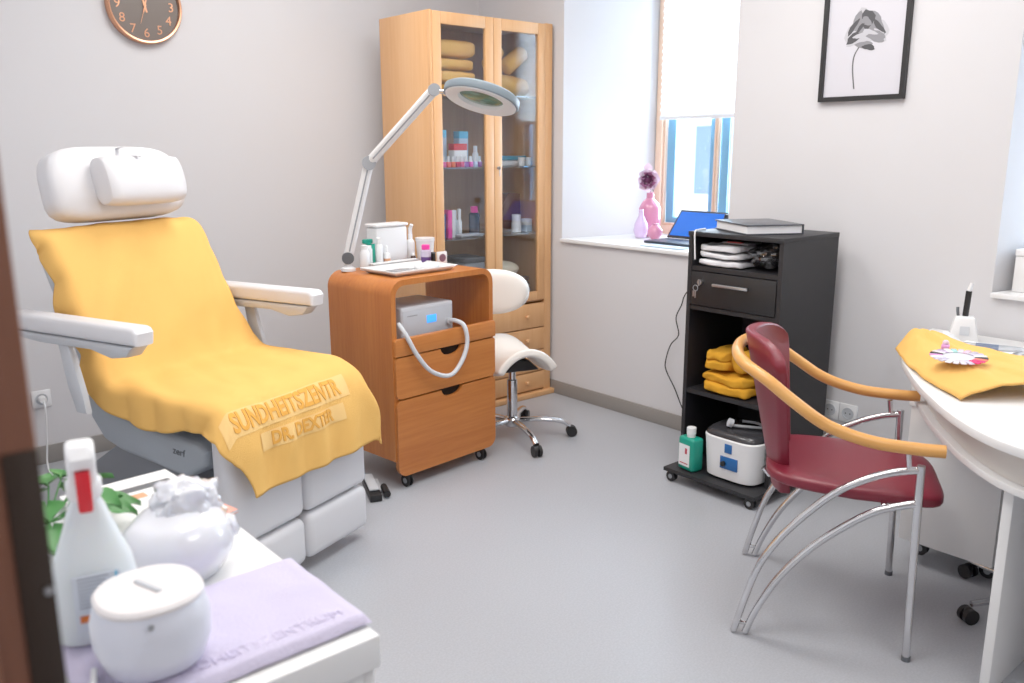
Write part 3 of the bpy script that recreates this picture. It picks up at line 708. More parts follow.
# ------------------------------------------------------------------ window sill still life and laptop
vp = mat('pink_glass', (206, 128, 160), .15, coat=.5); vl = mat('lilac_glass', (214, 190, 230), .15, coat=.5)
def vase(lab, loc, prof, m, nm='glass_vase'):
    o = item(nm, lab, 'vase', loc); B().lathe(prof, n=28).build('vase_body', m, o)
    r, z = prof[-1]; B().lathe([(r, z), (r * 1.15, z + .004), (r * .9, z + .007)], n=28).build('vase_lip', m, o); return o
vase('tall pink bottle vase holding the flower on the windowsill', (3.80, 3.225, S1 + .001), [(.0, 0), (.056, .002), (.062, .02), (.062, .16), (.048, .19), (.022, .215), (.020, .24)], vp)
vase('slim lilac teardrop vase at the left of the windowsill group', (3.70, 3.20, S1 + .001), [(0, 0), (.03, .002), (.042, .04), (.036, .08), (.014, .125), (.012, .15)], vl)
vase('small round pink vase in front of the tall pink vase', (3.69, 3.09, S1 + .001), [(0, 0), (.022, .002), (.042, .03), (.042, .05), (.024, .074), (.018, .08)], vp)
fo = item('artificial_flower', 'large mauve rose bloom in the tall pink vase', 'flower', (3.80, 3.225, S1 + .10))
B().tube(smooth_path([(0, 0, .149), (-.003, .003, .18), (-.010, .008, .205)], 5), .004, 8).build('stem', mat('mauve_stem', (150, 80, 110), .6), fo)
ro = mat('rose_mauve', (176, 110, 150), .7); rl = mat('rose_pale', (228, 206, 222), .7); rd = mat('rose_dark', (104, 44, 84), .7)
cd = Vector((-.72, -.68, .1)).normalized(); fc = Vector((-.012, .01, .215))
rx_ = Vector((0, 0, 1)).cross(cd).normalized(); ry_ = cd.cross(rx_)
random.seed(11)
for i in range(30):
    f_ = i / 29; a0 = i * 2.39996; rr_ = .004 + .040 * f_ ** .8; wd_ = .012 + .024 * f_; hh = .034 - .030 * f_ ** 1.5; opn = .25 + 1.0 * f_
    ctr_ = fc + (rx_ * math.cos(a0) + ry_ * math.sin(a0)) * rr_ + cd * hh
    ra = rx_ * math.cos(a0) + ry_ * math.sin(a0); ta = rx_ * -math.sin(a0) + ry_ * math.cos(a0)
    upv = (cd * math.cos(opn) + ra * math.sin(opn)).normalized(); nv_ = upv.cross(ta)
    tw0 = random.uniform(-.3, .3)
    def pf(u, v):
        x = (u - .5) * 2; q = wd_ * (.55 + .45 * math.sin(min(1, v + .15) * PI * .75))
        return ctr_ + ta * (x * q) + upv * ((v - .45) * wd_ * 1.15 * (1 - .3 * x * x)) + nv_ * (-.35 * wd_ * x * x + .2 * wd_ * v * v + tw0 * .01 * x)
    m_i = rd if (f_ < .5 and i % 3 != 1) else (ro if f_ < .72 else rl)
    B().grid(pf, 6, 6).build('petal', m_i, fo, ang=180)
B().ball(fc + cd * .018, .020, n=12).build('flower_core', rd, fo)
for a0 in (1.9,):
    def lf(u, v):
        x = (u - .5) * 2 * .025 * math.sin(PI * min(.97, v + .03)); return fc + ry_ * (.05 + .05 * v) + rx_ * x - cd * (.02 + .2 * x * x)
    B().grid(lf, 4, 6).build('leaf', rl, fo, ang=180)
# laptop
lt = item('laptop', 'open laptop with glowing blue screen on the windowsill', 'laptop', (3.70, 2.86, S1 + .001), rz=-90)
# local: +x screen width axis, screen faces -y
B().box(-.155, .155, -.19, .0, .0, .014, .004).build('keyboard_base', mat('laptop_dark', (44, 56, 70), .4), lt)
LS = TR(0, .002, .016) @ Matrix.Rotation(math.radians(-40), 4, 'X')
ld = B().box(-.155, .155, -.004, .004, 0, .185, .003, mx=LS).build('screen_lid', black_pl, lt)
B().box(-.143, .143, -.0052, -.0042, .014, .172, mx=LS).build('display', screen_m, ld, flat=True)
o = item('sill_papers', 'blue grey folder lying on the sill before the laptop', 'folder', (3.43, 2.80, S1 + .001), rz=-90)
B().box(-.13, .13, -.05, .05, 0, .002).build('folder_cover', mat('folder_blue', (150, 178, 192), .6), o, flat=True); B().box(-.125, .125, -.046, .048, .0024, .004).build('folder_sheet', ltblue, o, flat=True)
o = item('black_bottle', 'small bottle with black cap at the sill edge behind the binder', 'bottle', (3.62, 2.56, S1 + .001))
B().lathe([(.02, 0), (.022, .004), (.022, .12), (.012, .14)], n=18).build('bottle_body', ltblue, o); B().lathe([(.02, .141), (.026, .15), (.022, .168), (0, .17)], n=18).build('bottle_cap', black_pl, o)

# ------------------------------------------------------------------ black shelf trolley
bc = thing('shelf_cabinet', 'tall black rolling shelf cabinet with one drawer against the right wall', 'cabinet', (2.885, 1.787, 0))
Wy, Dx, Hh = 0.445, 0.40, 1.068
B().box(0, Dx, 0, .018, .062, Hh - .018).box(0, Dx, Wy - .018, Wy, .062, Hh - .018).box(-.004, Dx, -.002, Wy + .002, Hh - .018, Hh, .001).box(Dx - .01, Dx, .018, Wy - .018, .062, Hh - .018).build('carcass', black_lam, bc)
B().box(-.112, Dx, -.012, Wy, .045, .062, .002).build('base_plate', black_lam, bc)
for z in (.908, .742, .378): B().box(.004, Dx - .01, .018, Wy - .018, z, z + .018).build('shelf', black_lam, bc)
dw = B().box(-.002, .016, .021, Wy - .021, .764, .904, .001).build('drawer', mat('black_drawer', (22, 21, 23), .42), bc)
B().box(-.022, -.014, .138, .306, .853, .865, .003).box(-.016, -.002, .148, .156, .855, .863).box(-.016, -.002, .288, .296, .855, .863).build('handle', steel, dw)
B().cyl((-.002, .375, .862), (-.012, .375, .862), .011).box(-.016, -.012, .372, .378, .848, .874).build('lock', steel, dw)
B().tube([(-.018 + .0 * math.cos(a), .388 + .012 * math.cos(a), .838 + .012 * math.sin(a)) for a in [2 * PI * i / 14 for i in range(14)]], .0014, 6, closed=True).box(-.019, -.017, .385, .391, .796, .828).box(-.021, -.0195, .393, .399, .802, .826).build('key_bunch', steel, dw)
for cx in (-.088, .34):
    for cy in (.02, Wy - .03): caster(bc, cx, cy, .0225, .047)
# binder on top
o = item('ring_binder', 'thick grey black binder lying on the black shelf cabinet', 'binder', (3.07, 2.03, Hh + .001), rz=-22)
B().box(-.12, .12, -.15, .15, 0, .004, .001).box(-.12, .12, -.15, .15, .034, .039, .001).box(-.124, -.120, -.15, .15, 0, .039).build('cover', mat('binder_cover', (66, 70, 78), .3), o)
B().box(-.118, .114, -.144, .144, .0045, .0335).build('page_block', paper_m, o, flat=True)
o.rotation_euler = (0, 0, math.radians(150))
# papers in the open compartment
bagm = glass('crinkled_film', (.85, .85, .88), .25)
zp = .9275; pk_m = mat('packet_white', (226, 226, 230), .5)
for k, (w_, h_, lab) in enumerate(((.21, .024, 'bottom packet of white gloves in the top compartment'), (.21, .022, 'middle white packet in the top compartment'), (.19, .026, 'top white packet in the top compartment'))):
    b = B().soft((0, 0, h_ / 2), (.09, w_ / 2, h_ / 2), 5.5, .009, 20, k * 2.2 + 1, 10)
    zm = min(v.co.z for v in b.bm.verts)
    for v in b.bm.verts: v.co.z -= zm
    o = b.build('paper_packet', pk_m, loc=(2.99, 2.098 + .004 * k, zp), ang=180); zp += max(v.co.z for v in o.data.vertices) + .001
    tag(o, lab, 'packet', 'white packets in the black cabinet')
def crumple(c, s, seed, n=24):
    b = B(); b.ball((0, 0, 0), s[0], s[1], s[2], n)
    for v in b.bm.verts:
        q = v.co.copy(); q = Vector((q.x / s[0], q.y / s[1], q.z / s[2]))
        d = noise.noise(q * 2.3 + Vector((seed, 0, 0))) * .35 + noise.noise(q * 6 + Vector((0, seed, 0))) * .16
        v.co *= 1 + d
    return b
o = crumple(None, (.085, .085, .042), 3.3).build('plastic_bag', bagm, loc=(2.99, 1.905, .985)); tag(o, 'crinkled clear plastic bag in the top compartment', 'bag')
o = item('wrapped_sachet', 'dark sachet with red print lying on the white packets', 'packet', (2.985, 2.04, zp + .001))
B().box(-.05, .05, -.06, .06, 0, .008, .003).build('sachet', mat('sachet_dark', (120, 116, 120), .4), o); B().box(-.0502, -.03, -.03, .04, .0065, .0088).build('red_print', red_p, o)
# mustard towels on the shelf
def bundle(lab, loc, parts, seed, rz=0):
    b = B()
    for k, (c, h) in enumerate(parts): b.soft(c, h, 4.6, .011, 24, seed + 2.3 * k, 16)
    zmin = min(v.co.z for v in b.bm.verts)
    for v in b.bm.verts: v.co.z -= zmin
    o = b.build('folded_towel', mustard, loc=loc, ang=180); o.rotation_euler = (0, 0, math.radians(rz)); tag(o, lab, 'towel', 'mustard towels in the black cabinet'); return o
o1_ = bundle('mustard towel folded at the bottom of the black cabinet shelf', (3.00, 2.04, .3975), [((0, 0, .022), (.11, .118, .022)), ((0, .004, .062), (.105, .115, .023))], 1.2)
ht = .3975 + max(v.co.z for v in o1_.data.vertices) + .002
bundle('mustard towel folded on top at the left in the black cabinet', (3.0, 2.095, ht), [((0, 0, .02), (.10, .058, .021)), ((0, 0, .056), (.095, .054, .022))], 5.1, 4)
o = B(); o.lathe([(0, 0), (.025, .002), (.042, .01), (.047, .04), (.047, .08), (.047, .12), (.045, .15), (.036, .172), (0, .178)], n=30, mx=Matrix.Rotation(PI / 2, 4, 'Y'))
for v in o.bm.verts: v.co += noise.noise_vector(v.co * 20) * .010
zm = min(v.co.z for v in o.bm.verts)
o = o.build('rolled_towel', mustard, loc=(2.91, 1.972, ht - zm), ang=180); tag(o, 'rolled mustard towel on top at the right in the black cabinet', 'towel')
# ultrasonic bath and green bottle on base
ub = item('sterilizer_bath', 'white cleaning bath with dark lid and blue controls on the cabinet base', 'device', (2.942, 1.948, .063))
def oval(sx, sy, e, n=48): return [(math.copysign(abs(math.cos(a)) ** (2 / e), math.cos(a)) * sx, math.copysign(abs(math.sin(a)) ** (2 / e), math.sin(a)) * sy) for a in [2 * PI * i / n for i in range(n)]]
def ovalbody(b, rows, e=4.2, n=56, mi=0):
    t = bmesh.new(); rings = []
    for z, sx, sy in rows: rings.append([t.verts.new((p[0], p[1], z)) for p in oval(sx, sy, e, n)])
    for a, c in zip(rings, rings[1:]):
        for k in range(n): t.faces.new((a[k], a[(k + 1) % n], c[(k + 1) % n], c[k]))
    t.faces.new(rings[0][::-1]); t.faces.new(rings[-1]); bmesh.ops.recalc_face_normals(t, faces=t.faces); return b.add(t, mi)
ovalbody(B(), [(.008, .112, .118), (.012, .118, .124), (.16, .126, .134), (.18, .128, .136), (.185, .124, .132)]).build('tank_body', white_pl, ub)
ovalbody(B(), [(.1855, .124, .132), (.196, .122, .130), (.208, .110, .120), (.210, .10, .112)]).build('lid', mat('smoked_lid', (50, 50, 54), .25), ub)
B().box(-.1285, -.122, -.028, .006, .128, .166, .001).build('display_panel', blue_p, ub)
B().box(-.1265, -.1165, -.056, .026, .058, .110, .001).build('control_panel', blue_p, ub)
B().cyl((-.1265, .008, .080), (-.136, .008, .080), .011).build('control_knob', black_pl, ub)
for sx in (-.08, .08):
    for sy in (-.1, .1): B().cyl((sx, sy, 0), (sx, sy, .009), .01).build('rubber_foot', black_pl, ub)
o = item('hose_coil', 'grey hose end lying on the dark bath lid', 'hose', (2.94, 1.95, .274))
B().tube(smooth_path([(-.05, .02, .012), (-.02, -.03, .012), (.02, -.08, .012), (.05, -.03, .012), (.03, .03, .012)], 6), .006, 8).build('hose_tube', grey_pl, o)
B().cyl((-.05, .025, .02), (-.062, .035, .026), .018).build('hose_nozzle', lgrey_pl, o)
gb = item('disinfectant_bottle', 'teal bottle with white cap and label beside the cleaning bath', 'bottle', (2.832, 2.135, .0635), rz=-8)
B().box(-.032, .032, -.046, .046, 0, .145, .012, 3).build('bottle_body', teal, gb)
B().lathe([(.018, .145), (.018, .158), (.02, .159), (.02, .185), (.018, .187)], n=20).build('bottle_cap', white_pl, gb)
B().box(-.0335, -.0325, -.026, .036, .02, .115).build('paper_label', paper_m, gb, flat=True)
B().box(-.0342, -.0336, -.012, .0, .075, .10).box(-.0342, -.0336, -.018, .028, .03, .034).build('label_print', mat('label_red', (190, 60, 80), .6), gb, flat=True)
# cable down the wall
o = tag(B().tube(smooth_path([(3.27, 2.36, .912), (3.30, 2.42, .85), (3.33, 2.575, .721), (3.335, 2.61, .65), (3.33, 2.636, .583), (3.335, 2.62, .50), (3.335, 2.667, .441), (3.33, 2.69, .36), (3.33, 2.686, .308), (3.335, 2.63, .22), (3.335, 2.55, .10), (3.335, 2.40, .03), (3.335, 2.1, .012)], 6), .003, 6).build('hanging_cable', black_pl), 'thin black cable hanging down the wall left of the black cabinet', 'cable')
o = tag(B().tube(smooth_path([(2.97, 2.215, 1.073), (2.90, 2.20, 1.0735), (2.874, 2.195, 1.066), (2.871, 2.19, 1.0), (2.873, 2.188, .955)], 5), .003, 6).build('bookmark_ribbon', paper_m), 'white cord draped over the front edge of the black cabinet', 'cord')

# ------------------------------------------------------------------ outlets
def outlet_socket(par, y, z, nm='socket'):
    s = B().box(-.008, 0, y - .04, y + .04, z - .04, z + .04, .004).build('socket_plate', white_pl, par)
    M2 = TR(-.008, y, z) @ Matrix.Rotation(-PI / 2, 4, 'Y')
    B().lathe([(.026, 0), (.0255, .003), (.022, .0032), (.021, .001), (0, .0008)], n=24, mx=M2).build('socket_ring', lgrey_pl, s)
    B().cyl((-.0085, y - .01, z), (-.0095, y - .01, z), .003, 8).cyl((-.0085, y + .01, z), (-.0095, y + .01, z), .003, 8).build('socket_hole', black_pl, s)
ot = thing('wall_socket', 'double white power socket on the wall behind the red chair', 'socket', (WX - .001, 1.763, .30))
outlet_socket(ot, .041, .0); outlet_socket(ot, -.041, .0)
ot = thing('wall_socket', 'single white power socket on the back wall left of the treatment chair', 'socket', (.812, WY - .001, .305), 90)
outlet_socket(ot, 0, 0)
o = item('power_plug', 'white plug with cable in the back wall socket', 'plug', (.812, WY - .0135, .305))
B().cyl((0, 0, 0), (0, -.03, 0), .018, r2=.014).build('plug_body', white_gl, o)
B().tube(smooth_path([(0, -.028, 0), (.0, -.045, -.05), (-.01, -.04, -.2), (-.02, -.05, -.29), (-.03, -.2, -.300), (.06, -.33, -.300)], 6), .004, 8).build('cable', white_pl, o)
o = tag(B().tube(smooth_path([(.60, 3.70, .006), (.74, 3.95, .006), (.80, 4.0, .006), (.90, 4.02, .006), (1.0, 3.95, .006), (1.05, 3.8, .006)], 6), .005, 8).build('floor_cable', lgrey_pl), 'pale grey cable curving over the floor behind the spray bottle', 'cable')

# ------------------------------------------------------------------ treatment chair (frame turned 21 degrees, faces local -y)
CO, CA = (1.185, 2.543), 21
tc_ = thing('treatment_chair', 'white reclining treatment chair under a yellow towel', 'treatment chair', (CO[0], CO[1], 0), CA)
def sheared(b, y0, z0, k):          # lean back: y += k * (z - z0)
    for v in b.bm.verts: v.co.y += k * (v.co.z - z0)
    return b
KB = .44
b = B().box(-.292, .292, .462, .56, .60, 1.14, .05, 5); sheared(b, 0, .64, KB).build('backrest', uph, tc_)
b = B().box(-.272, .272, .562, .60, .64, 1.08, .018, 3); sheared(b, 0, .64, KB).build('back_shell', lgrey_pl, tc_)
# headrest with side rounding
def headpad():
    b = B(); t = bmesh.new(); bmesh.ops.create_cube(t, size=1)
    bmesh.ops.subdivide_edges(t, edges=t.edges, cuts=9, use_grid_fill=True)
    for v in t.verts:
        x, y, z = v.co * 2
        e = 5.0
        n = (abs(x) ** e + abs(y) ** e + abs(z) ** e) ** (1 / e); m_ = max(abs(x), abs(y), abs(z))
        q = Vector((x, y, z)) * (m_ / n)
        wid = .266 * (1 - .16 * max(0, q.z) ** 2)
        v.co = Vector((q.x * wid, q.y * .058 + .02 * q.z * q.z, q.z * .125))
    b.add(t); return b
hm = TR(.008, .720, 1.290) @ Matrix.Rotation(math.radians(-14), 4, 'X')
b = headpad(); bmesh.ops.transform(b.bm, matrix=hm, verts=b.bm.verts); b.build('headrest', uph, tc_, ang=180)
b = B(); t = bmesh.new(); bmesh.ops.create_cube(t, size=1); bmesh.ops.subdivide_edges(t, edges=t.edges, cuts=7, use_grid_fill=True)
for v in t.verts:
    x, y, z = v.co * 2; e = 4.0
    n = (abs(x) ** e * .25 + abs(y) ** 2.4 + abs(z) ** 2.4) ** (1 / 2.6); m_ = max(abs(x), abs(y), abs(z))
    q = Vector((x, y, z)) * (m_ / max(n, m_ * .8)); q.x = x * (1 - .02 * (y * y + z * z))
    v.co = Vector((q.x * .158, q.y * .048, q.z * .085))
b.add(t, mx=TR(.035, .625, 1.300) @ Matrix.Rotation(math.radians(-16), 4, 'X'))
pl = b.build('head_pillow', uph, tc_, ang=180)
B().tube(smooth_path([(.02, .60, 1.380), (.02, .64, 1.400), (.02, .69, 1.410), (.02, .76, 1.39)], 5), .008, 8, flat=.3).build('pillow_strap', uph, pl)
b = B().box(-.315, .315, -.045, .50, .565, .655, .038, 5); b.build('seat', uph, tc_)
# leg rest: four pads
for nm, xa, xb, za, zb_ in ((0, -.325, -.003, .215, .60), (1, .003, .325, .215, .60), (2, -.325, -.003, .045, .208), (3, .003, .325, .045, .208)):
    B().box(xa, xb, -.085, -.008, za, zb_, .030, 4).build('leg_pad', uph, tc_)
B().box(-.29, .29, -.006, .02, .06, .5, .01).build('leg_shell', lgrey_pl, tc_)
# arm rests
for sx in (-1, 1):
    cx = -.382 if sx < 0 else .370
    pr = [(.15, .845), (.145, .882), (.155, .896), (.17, .900), (.74, .900), (.76, .885), (.76, .85), (.74, .845)]
    ar = B().prism(pr, 'x', cx - .037, cx + .037, bev=.014, seg=3).build('armrest', uph, tc_)
    B().prism([(.165, .843), (.74, .843), (.73, .82), (.60, .812), (.36, .815), (.27, .797), (.20, .808)], 'x', cx - .032, cx + .032, bev=.01).build('armrest_shell', lgrey_pl, ar)
    B().prism([(.475, .815), (.525, .815), (.50, .68), (.47, .60), (.42, .60), (.43, .66)], 'x', cx - .012 + .012 * sx, cx + .012 + .012 * sx, bev=.008).build('armrest_bracket', lgrey_pl, ar)
# shell under the seat, lift base
B().prism([(.56, .62), (.545, .545), (.49, .478), (.41, .452), (.265, .434), (.115, .412), (.03, .465), (.02, .51), (.055, .535), (.30, .555), (.45, .60)], 'x', -.31, .31, bev=.02, seg=3).build('seat_shell', mat('shell_grey', (158, 166, 174), .45), tc_)
B().prism([(.52, .452), (.25, .436), (.24, .02), (.56, .02), (.88, .20), (.86, .235)], 'x', -.20, .20, bev=.012).build('lift_column', mat('lift_grey', (128, 132, 138), .5), tc_)
B().box(-.27, .27, .20, .92, .0, .075, .02, 3).build('floor_base', grey_pl, tc_)
B().text('zerf', .034, TR(-.3112, .135, .497) @ Matrix.Rotation(-PI / 2, 4, 'Z') @ Matrix.Rotation(PI / 2, 4, 'X') @ Matrix.Rotation(math.radians(-6), 4, 'Z')).build('shell_emblem', dgrey_pl, tc_, flat=True)

# yellow towel draped over the chair
prof = smooth_path([(0, .762, 1.132), (0, .72, 1.140), (0, .672, 1.134), (0, .636, 1.095), (0, .59, 1.01), (0, .53, .88), (0, .475, .77), (0, .44, .705), (0, .405, .674), (0, .34, .666), (0, .2, .667), (0, .06, .668), (0, -.015, .664), (0, -.058, .644), (0, -.085, .606), (0, -.100, .55), (0, -.108, .47), (0, -.116, .385)], 6)
cum = [0.0]
for a, c in zip(prof, prof[1:]): cum.append(cum[-1] + (c - a).length)
TL = cum[-1]
def pat(t):
    t = max(0, min(TL - 1e-6, t)); i = 0
    lo, hi = 0, len(cum) - 1
    while hi - lo > 1:
        mid = (lo + hi) // 2
        if cum[mid] <= t: lo = mid
        else: hi = mid
    f = (t - cum[lo]) / (cum[lo + 1] - cum[lo]); p = prof[lo].lerp(prof[lo + 1], f)
    a = prof[max(lo - 1, 0)]; c = prof[min(lo + 2, len(prof) - 1)]
    tan = (c - a).normalized(); return p, Vector((0, -tan.z, tan.y)) * -1 if False else Vector((0, tan.z, -tan.y))
def nrm_fix(t):
    p, n = pat(t); return p, (n if True else -n)
# test orientation once: on the seat the normal must point up
tm = next(cum[i] for i in range(len(prof)) if prof[i].y < .2)
sg = 1 if pat(tm)[1].z > 0 else -1
t_seat0 = next(cum[i] for i in range(len(prof)) if prof[i].y < .40); t_front = next(cum[i] for i in range(len(prof)) if prof[i].y < -.03)
def ss(a, b, x):
    x = max(0, min(1, (x - a) / (b - a))); return x * x * (3 - 2 * x)
def drape(s, t, lift=0.0):                 # s: across in metres, t: along in metres
    p, n = pat(t); n = n * sg
    flat_ = .315 - .028 * ss(t_seat0 - .02, t_seat0 - .2, t) - .03 * ss(t_front - .12, t_front + .02, t) * ss(t_front + .2, t_front + .05, t) * (1 if s > 0 else .2)
    r = .027
    x = s; drop = 0
    if abs(s) > flat_:
        e = abs(s) - flat_; k = min(e / (r * 1.57), 1)
        x = math.copysign(flat_ + r * math.sin(k * PI / 2), s); drop = r * (1 - math.cos(k * PI / 2)) + max(0, e - r * 1.57)
        front = ss(t_front - .06, t_front + .05, t)
        x += math.copysign(front * max(0, e - r) * .55 + .012 * math.sin(t * 26 + (1 if s > 0 else 3)) * min(1, e / .06), s)
        drop *= 1 - front * .75
        if front > 0: p = p + Vector((0, -.02, -.06)) * front * min(1, e / .08) * (1 if s < 0 else .5)
    q = Vector((x, t * 1.0, 0))
    wr = noise.noise(Vector((s * 5 + t * 2.2, t * 1.6 - s * 1.5, 1.7))) * .012 + noise.noise(Vector((s * 13 + t * 6, t * 3 - s * 4, 5.1))) * .0075
    backz = ss(t_seat0 - .05, t_seat0 - .25, t)
    wr += backz * .022 * max(0, math.sin((s * 1.0 + t * .75) * 15 + .6)) ** 2 * ss(.05, -.25, s)       # diagonal folds on the back, left side
    hang = ss(t_front + .06, t_front + .2, t)
    wr += hang * .014 * (math.sin(s * 38 + 1.3 * math.sin(s * 9)) * .5 + .5)
    wr *= 1 - .5 * ss(.1, .0, t)
    base = Vector((x, p.y, p.z)) + n * (wr + .012 + lift) - n * drop
    return base
def towel_edge(t, right):
    back = ss(t_seat0 - .02, t_seat0 - .2, t)
    l = .395 + (0 if right else .035 * (1 - back)) + .012 * math.sin(t * 17) + back * (-.005 + .026 * math.sin(t * 21 + .5))
    f = ss(t_front - .02, t_front + .06, t)
    l = l - .105 * ss(.14, .0, t)
    g = ss(t_front + .06, TL, t)
    l = l * (1 - f) + ((.315 + .07 * g) if right else (.375 - .10 * g)) * f
    return l
def tf(u, v):
    t = TL * v; a = (u - .5) * 2
    return drape(a * towel_edge(t, a > 0), t)
b = B().grid(tf, 96, 150)
tw_ = b.build('draped_towel', towel_m, ang=180); tw_.location = (CO[0], CO[1], 0); tw_.rotation_euler = (0, 0, math.radians(CA))
tag(tw_, 'large yellow towel with woven lettering draped over the treatment chair', 'towel')
md = tw_.modifiers.new('solid', 'SOLIDIFY'); md.thickness = .005; md.offset = 0
def t_of_z(z):
    for i in range(len(prof) - 1, 0, -1):
        if prof[i].z <= z <= prof[i - 1].z and prof[i].y < .1:
            return cum[i] - (cum[i] - cum[i - 1]) * (z - prof[i].z) / max(1e-6, prof[i - 1].z - prof[i].z)
    return t_front
tA, tB_ = t_of_z(.645), t_of_z(.515)
b = B()
tl1, tl2 = t_of_z(.610), t_of_z(.535)
h1, h2 = .060, .042
b.grid(lambda u, v: drape(-.345 + (.215 + .345) * u, tl1 + (v - .5) * .070, .0045), 90, 14, 0)
b.grid(lambda u, v: drape(-.215 + .38 * u, tl2 + (v - .5) * .054, .0045), 60, 12, 0)
def tmap(cx, tt, wx): return lambda co: drape(cx + co.x * wx, tt - co.y, .0062 + co.z)
b.text('SUNDHEITSZENTR', .072, None, 1, fn=tmap(-.072, tl1, .80), off=.0022)
b.text('DR. DEXTER', .056, None, 1, fn=tmap(-.03, tl2, .9), off=.0018)
b.build('woven_lettering', [towel_l, towel_d], tw_, ang=180)

# ------------------------------------------------------------------ red leather armchair (turned 31 degrees)
RO, RA = (2.34, 1.25), 31
ch = thing('armchair', 'maroon leather chair with bent beech arms and chrome legs', 'chair', (RO[0], RO[1], 0), RA)
for sx in (-1, 1):
    X = .262 * sx
    o1 = smooth_path([(X - .02 * -sx * 0, .237, .006), (X, .21, .115), (X, .172, .235), (X, .105, .345), (X, .0, .462), (X, -.09, .522), (X, -.16, .55), (X, -.218, .562)], 7)
    i1 = smooth_path([(X, .205, .006), (X, .175, .09), (X, .118, .20), (X, .04, .30), (X, -.05, .383), (X, -.125, .435), (X, -.20, .462), (X, -.222, .466)], 7)
    lg = B().tube(o1, .0105, 10).build('rear_leg', chrome, ch)
    B().tube(i1, .0105, 10).build('inner_brace', chrome, lg)
    B().cyl((X, .232, .035), (X, .20, .035), .006, 8).build('foot_link', chrome, lg)
    fr_ = B().tube([(X, -.232, .006), (X, -.226, .25), (X, -.219, .575)], .011, 12).build('front_leg', chrome, ch)
    B().cyl((X, -.232, .0), (X, -.232, .014), .0125, 12).build('foot_cap', dgrey_pl, fr_)
    B().tube([(X, -.219, .562), (X * 1.0, -.19, .566), (X, -.185, .606)], .008, 8).build('arm_post', chrome, ch)
B().tube([(-.255, -.14, .446), (.255, -.14, .446)], .008, 10).build('seat_rail', chrome, ch)
hp_ = [(-.272, -.272, .624), (-.271, -.20, .624), (-.270, -.09, .632), (-.268, .02, .664), (-.262, .11, .720), (-.243, .185, .772), (-.195, .243, .798), (-.11, .274, .806), (0, .284, .808)]
hoop = smooth_path(hp_ + [(-x, y, z) for x, y, z in hp_[-2::-1]], 6)
B().tube(hoop, .0175, 14).build('arm_hoop', w_arm, ch)
# backrest shell: bowed, tapering downwards
def bshell(u, v, off):
    a = (u - .5) * 2; z = .385 + .485 * v
    hw = .095 + .105 * min(1, v * 1.15) - .012 * max(0, v - .9) * 10
    rn = 1 - .10 * abs(a) ** 6 * (v > .8) * (v - .8) / .2
    zz = .385 + (z - .385) * rn - .02 * (1 - v) * 0
    y = .145 + .105 * v - .030 * v * v * 0 - .095 * a * a * (.3 + .7 * v) + off
    return Vector((a * hw, y, zz))
b = B(); n1_, n2_ = 20, 18
t = bmesh.new()
va = [[t.verts.new(bshell(i / n1_, j / n2_, -.016)) for j in range(n2_ + 1)] for i in range(n1_ + 1)]
vb = [[t.verts.new(bshell(i / n1_, j / n2_, .016)) for j in range(n2_ + 1)] for i in range(n1_ + 1)]
for i in range(n1_):
    for j in range(n2_): t.faces.new((va[i][j], va[i][j + 1], va[i + 1][j + 1], va[i + 1][j])); t.faces.new((vb[i][j], vb[i + 1][j], vb[i + 1][j + 1], vb[i][j + 1]))
for i in range(n1_):
    t.faces.new((va[i][0], va[i + 1][0], vb[i + 1][0], vb[i][0])); t.faces.new((va[i][-1], vb[i][-1], vb[i + 1][-1], va[i + 1][-1]))
for j in range(n2_):
    t.faces.new((va[0][j], vb[0][j], vb[0][j + 1], va[0][j + 1])); t.faces.new((va[-1][j], va[-1][j + 1], vb[-1][j + 1], vb[-1][j]))
bmesh.ops.recalc_face_normals(t, faces=t.faces); b.add(t)
o = b.build('backrest', maroon, ch, ang=60); md = o.modifiers.new('b', 'BEVEL'); md.width = .009; md.segments = 3; md.limit_method = 'ANGLE'; md.angle_limit = math.radians(50)
# seat pad
def seatpad():
    b = B(); t = bmesh.new(); bmesh.ops.create_cube(t, size=1); bmesh.ops.subdivide_edges(t, edges=t.edges, cuts=11, use_grid_fill=True)
    for v in t.verts:
        x, y, z = v.co * 2; e = 4.5
        n = (abs(x) ** e + abs(y) ** e + abs(z) ** e) ** (1 / e); m_ = max(abs(x), abs(y), abs(z)); q = Vector((x, y, z)) * (m_ / n)
        hw = .225 - .02 * max(0, q.y)
        yy = -.065 + q.y * .245
        zz = .458 + q.z * .026 - .045 * max(0, -q.y - .45) ** 1.5 + .012 * max(0, q.y) - .012 * (1 - q.x * q.x) * (q.z > 0) * .4
        v.co = Vector((q.x * hw, yy, zz))
    b.add(t); return b
seatpad().build('seat', maroon, ch, ang=180)
B().tube([(0, .10, .425), (0, .17, .41), (0, .185, .43)], .012, 8).build('back_bracket', chrome, ch)

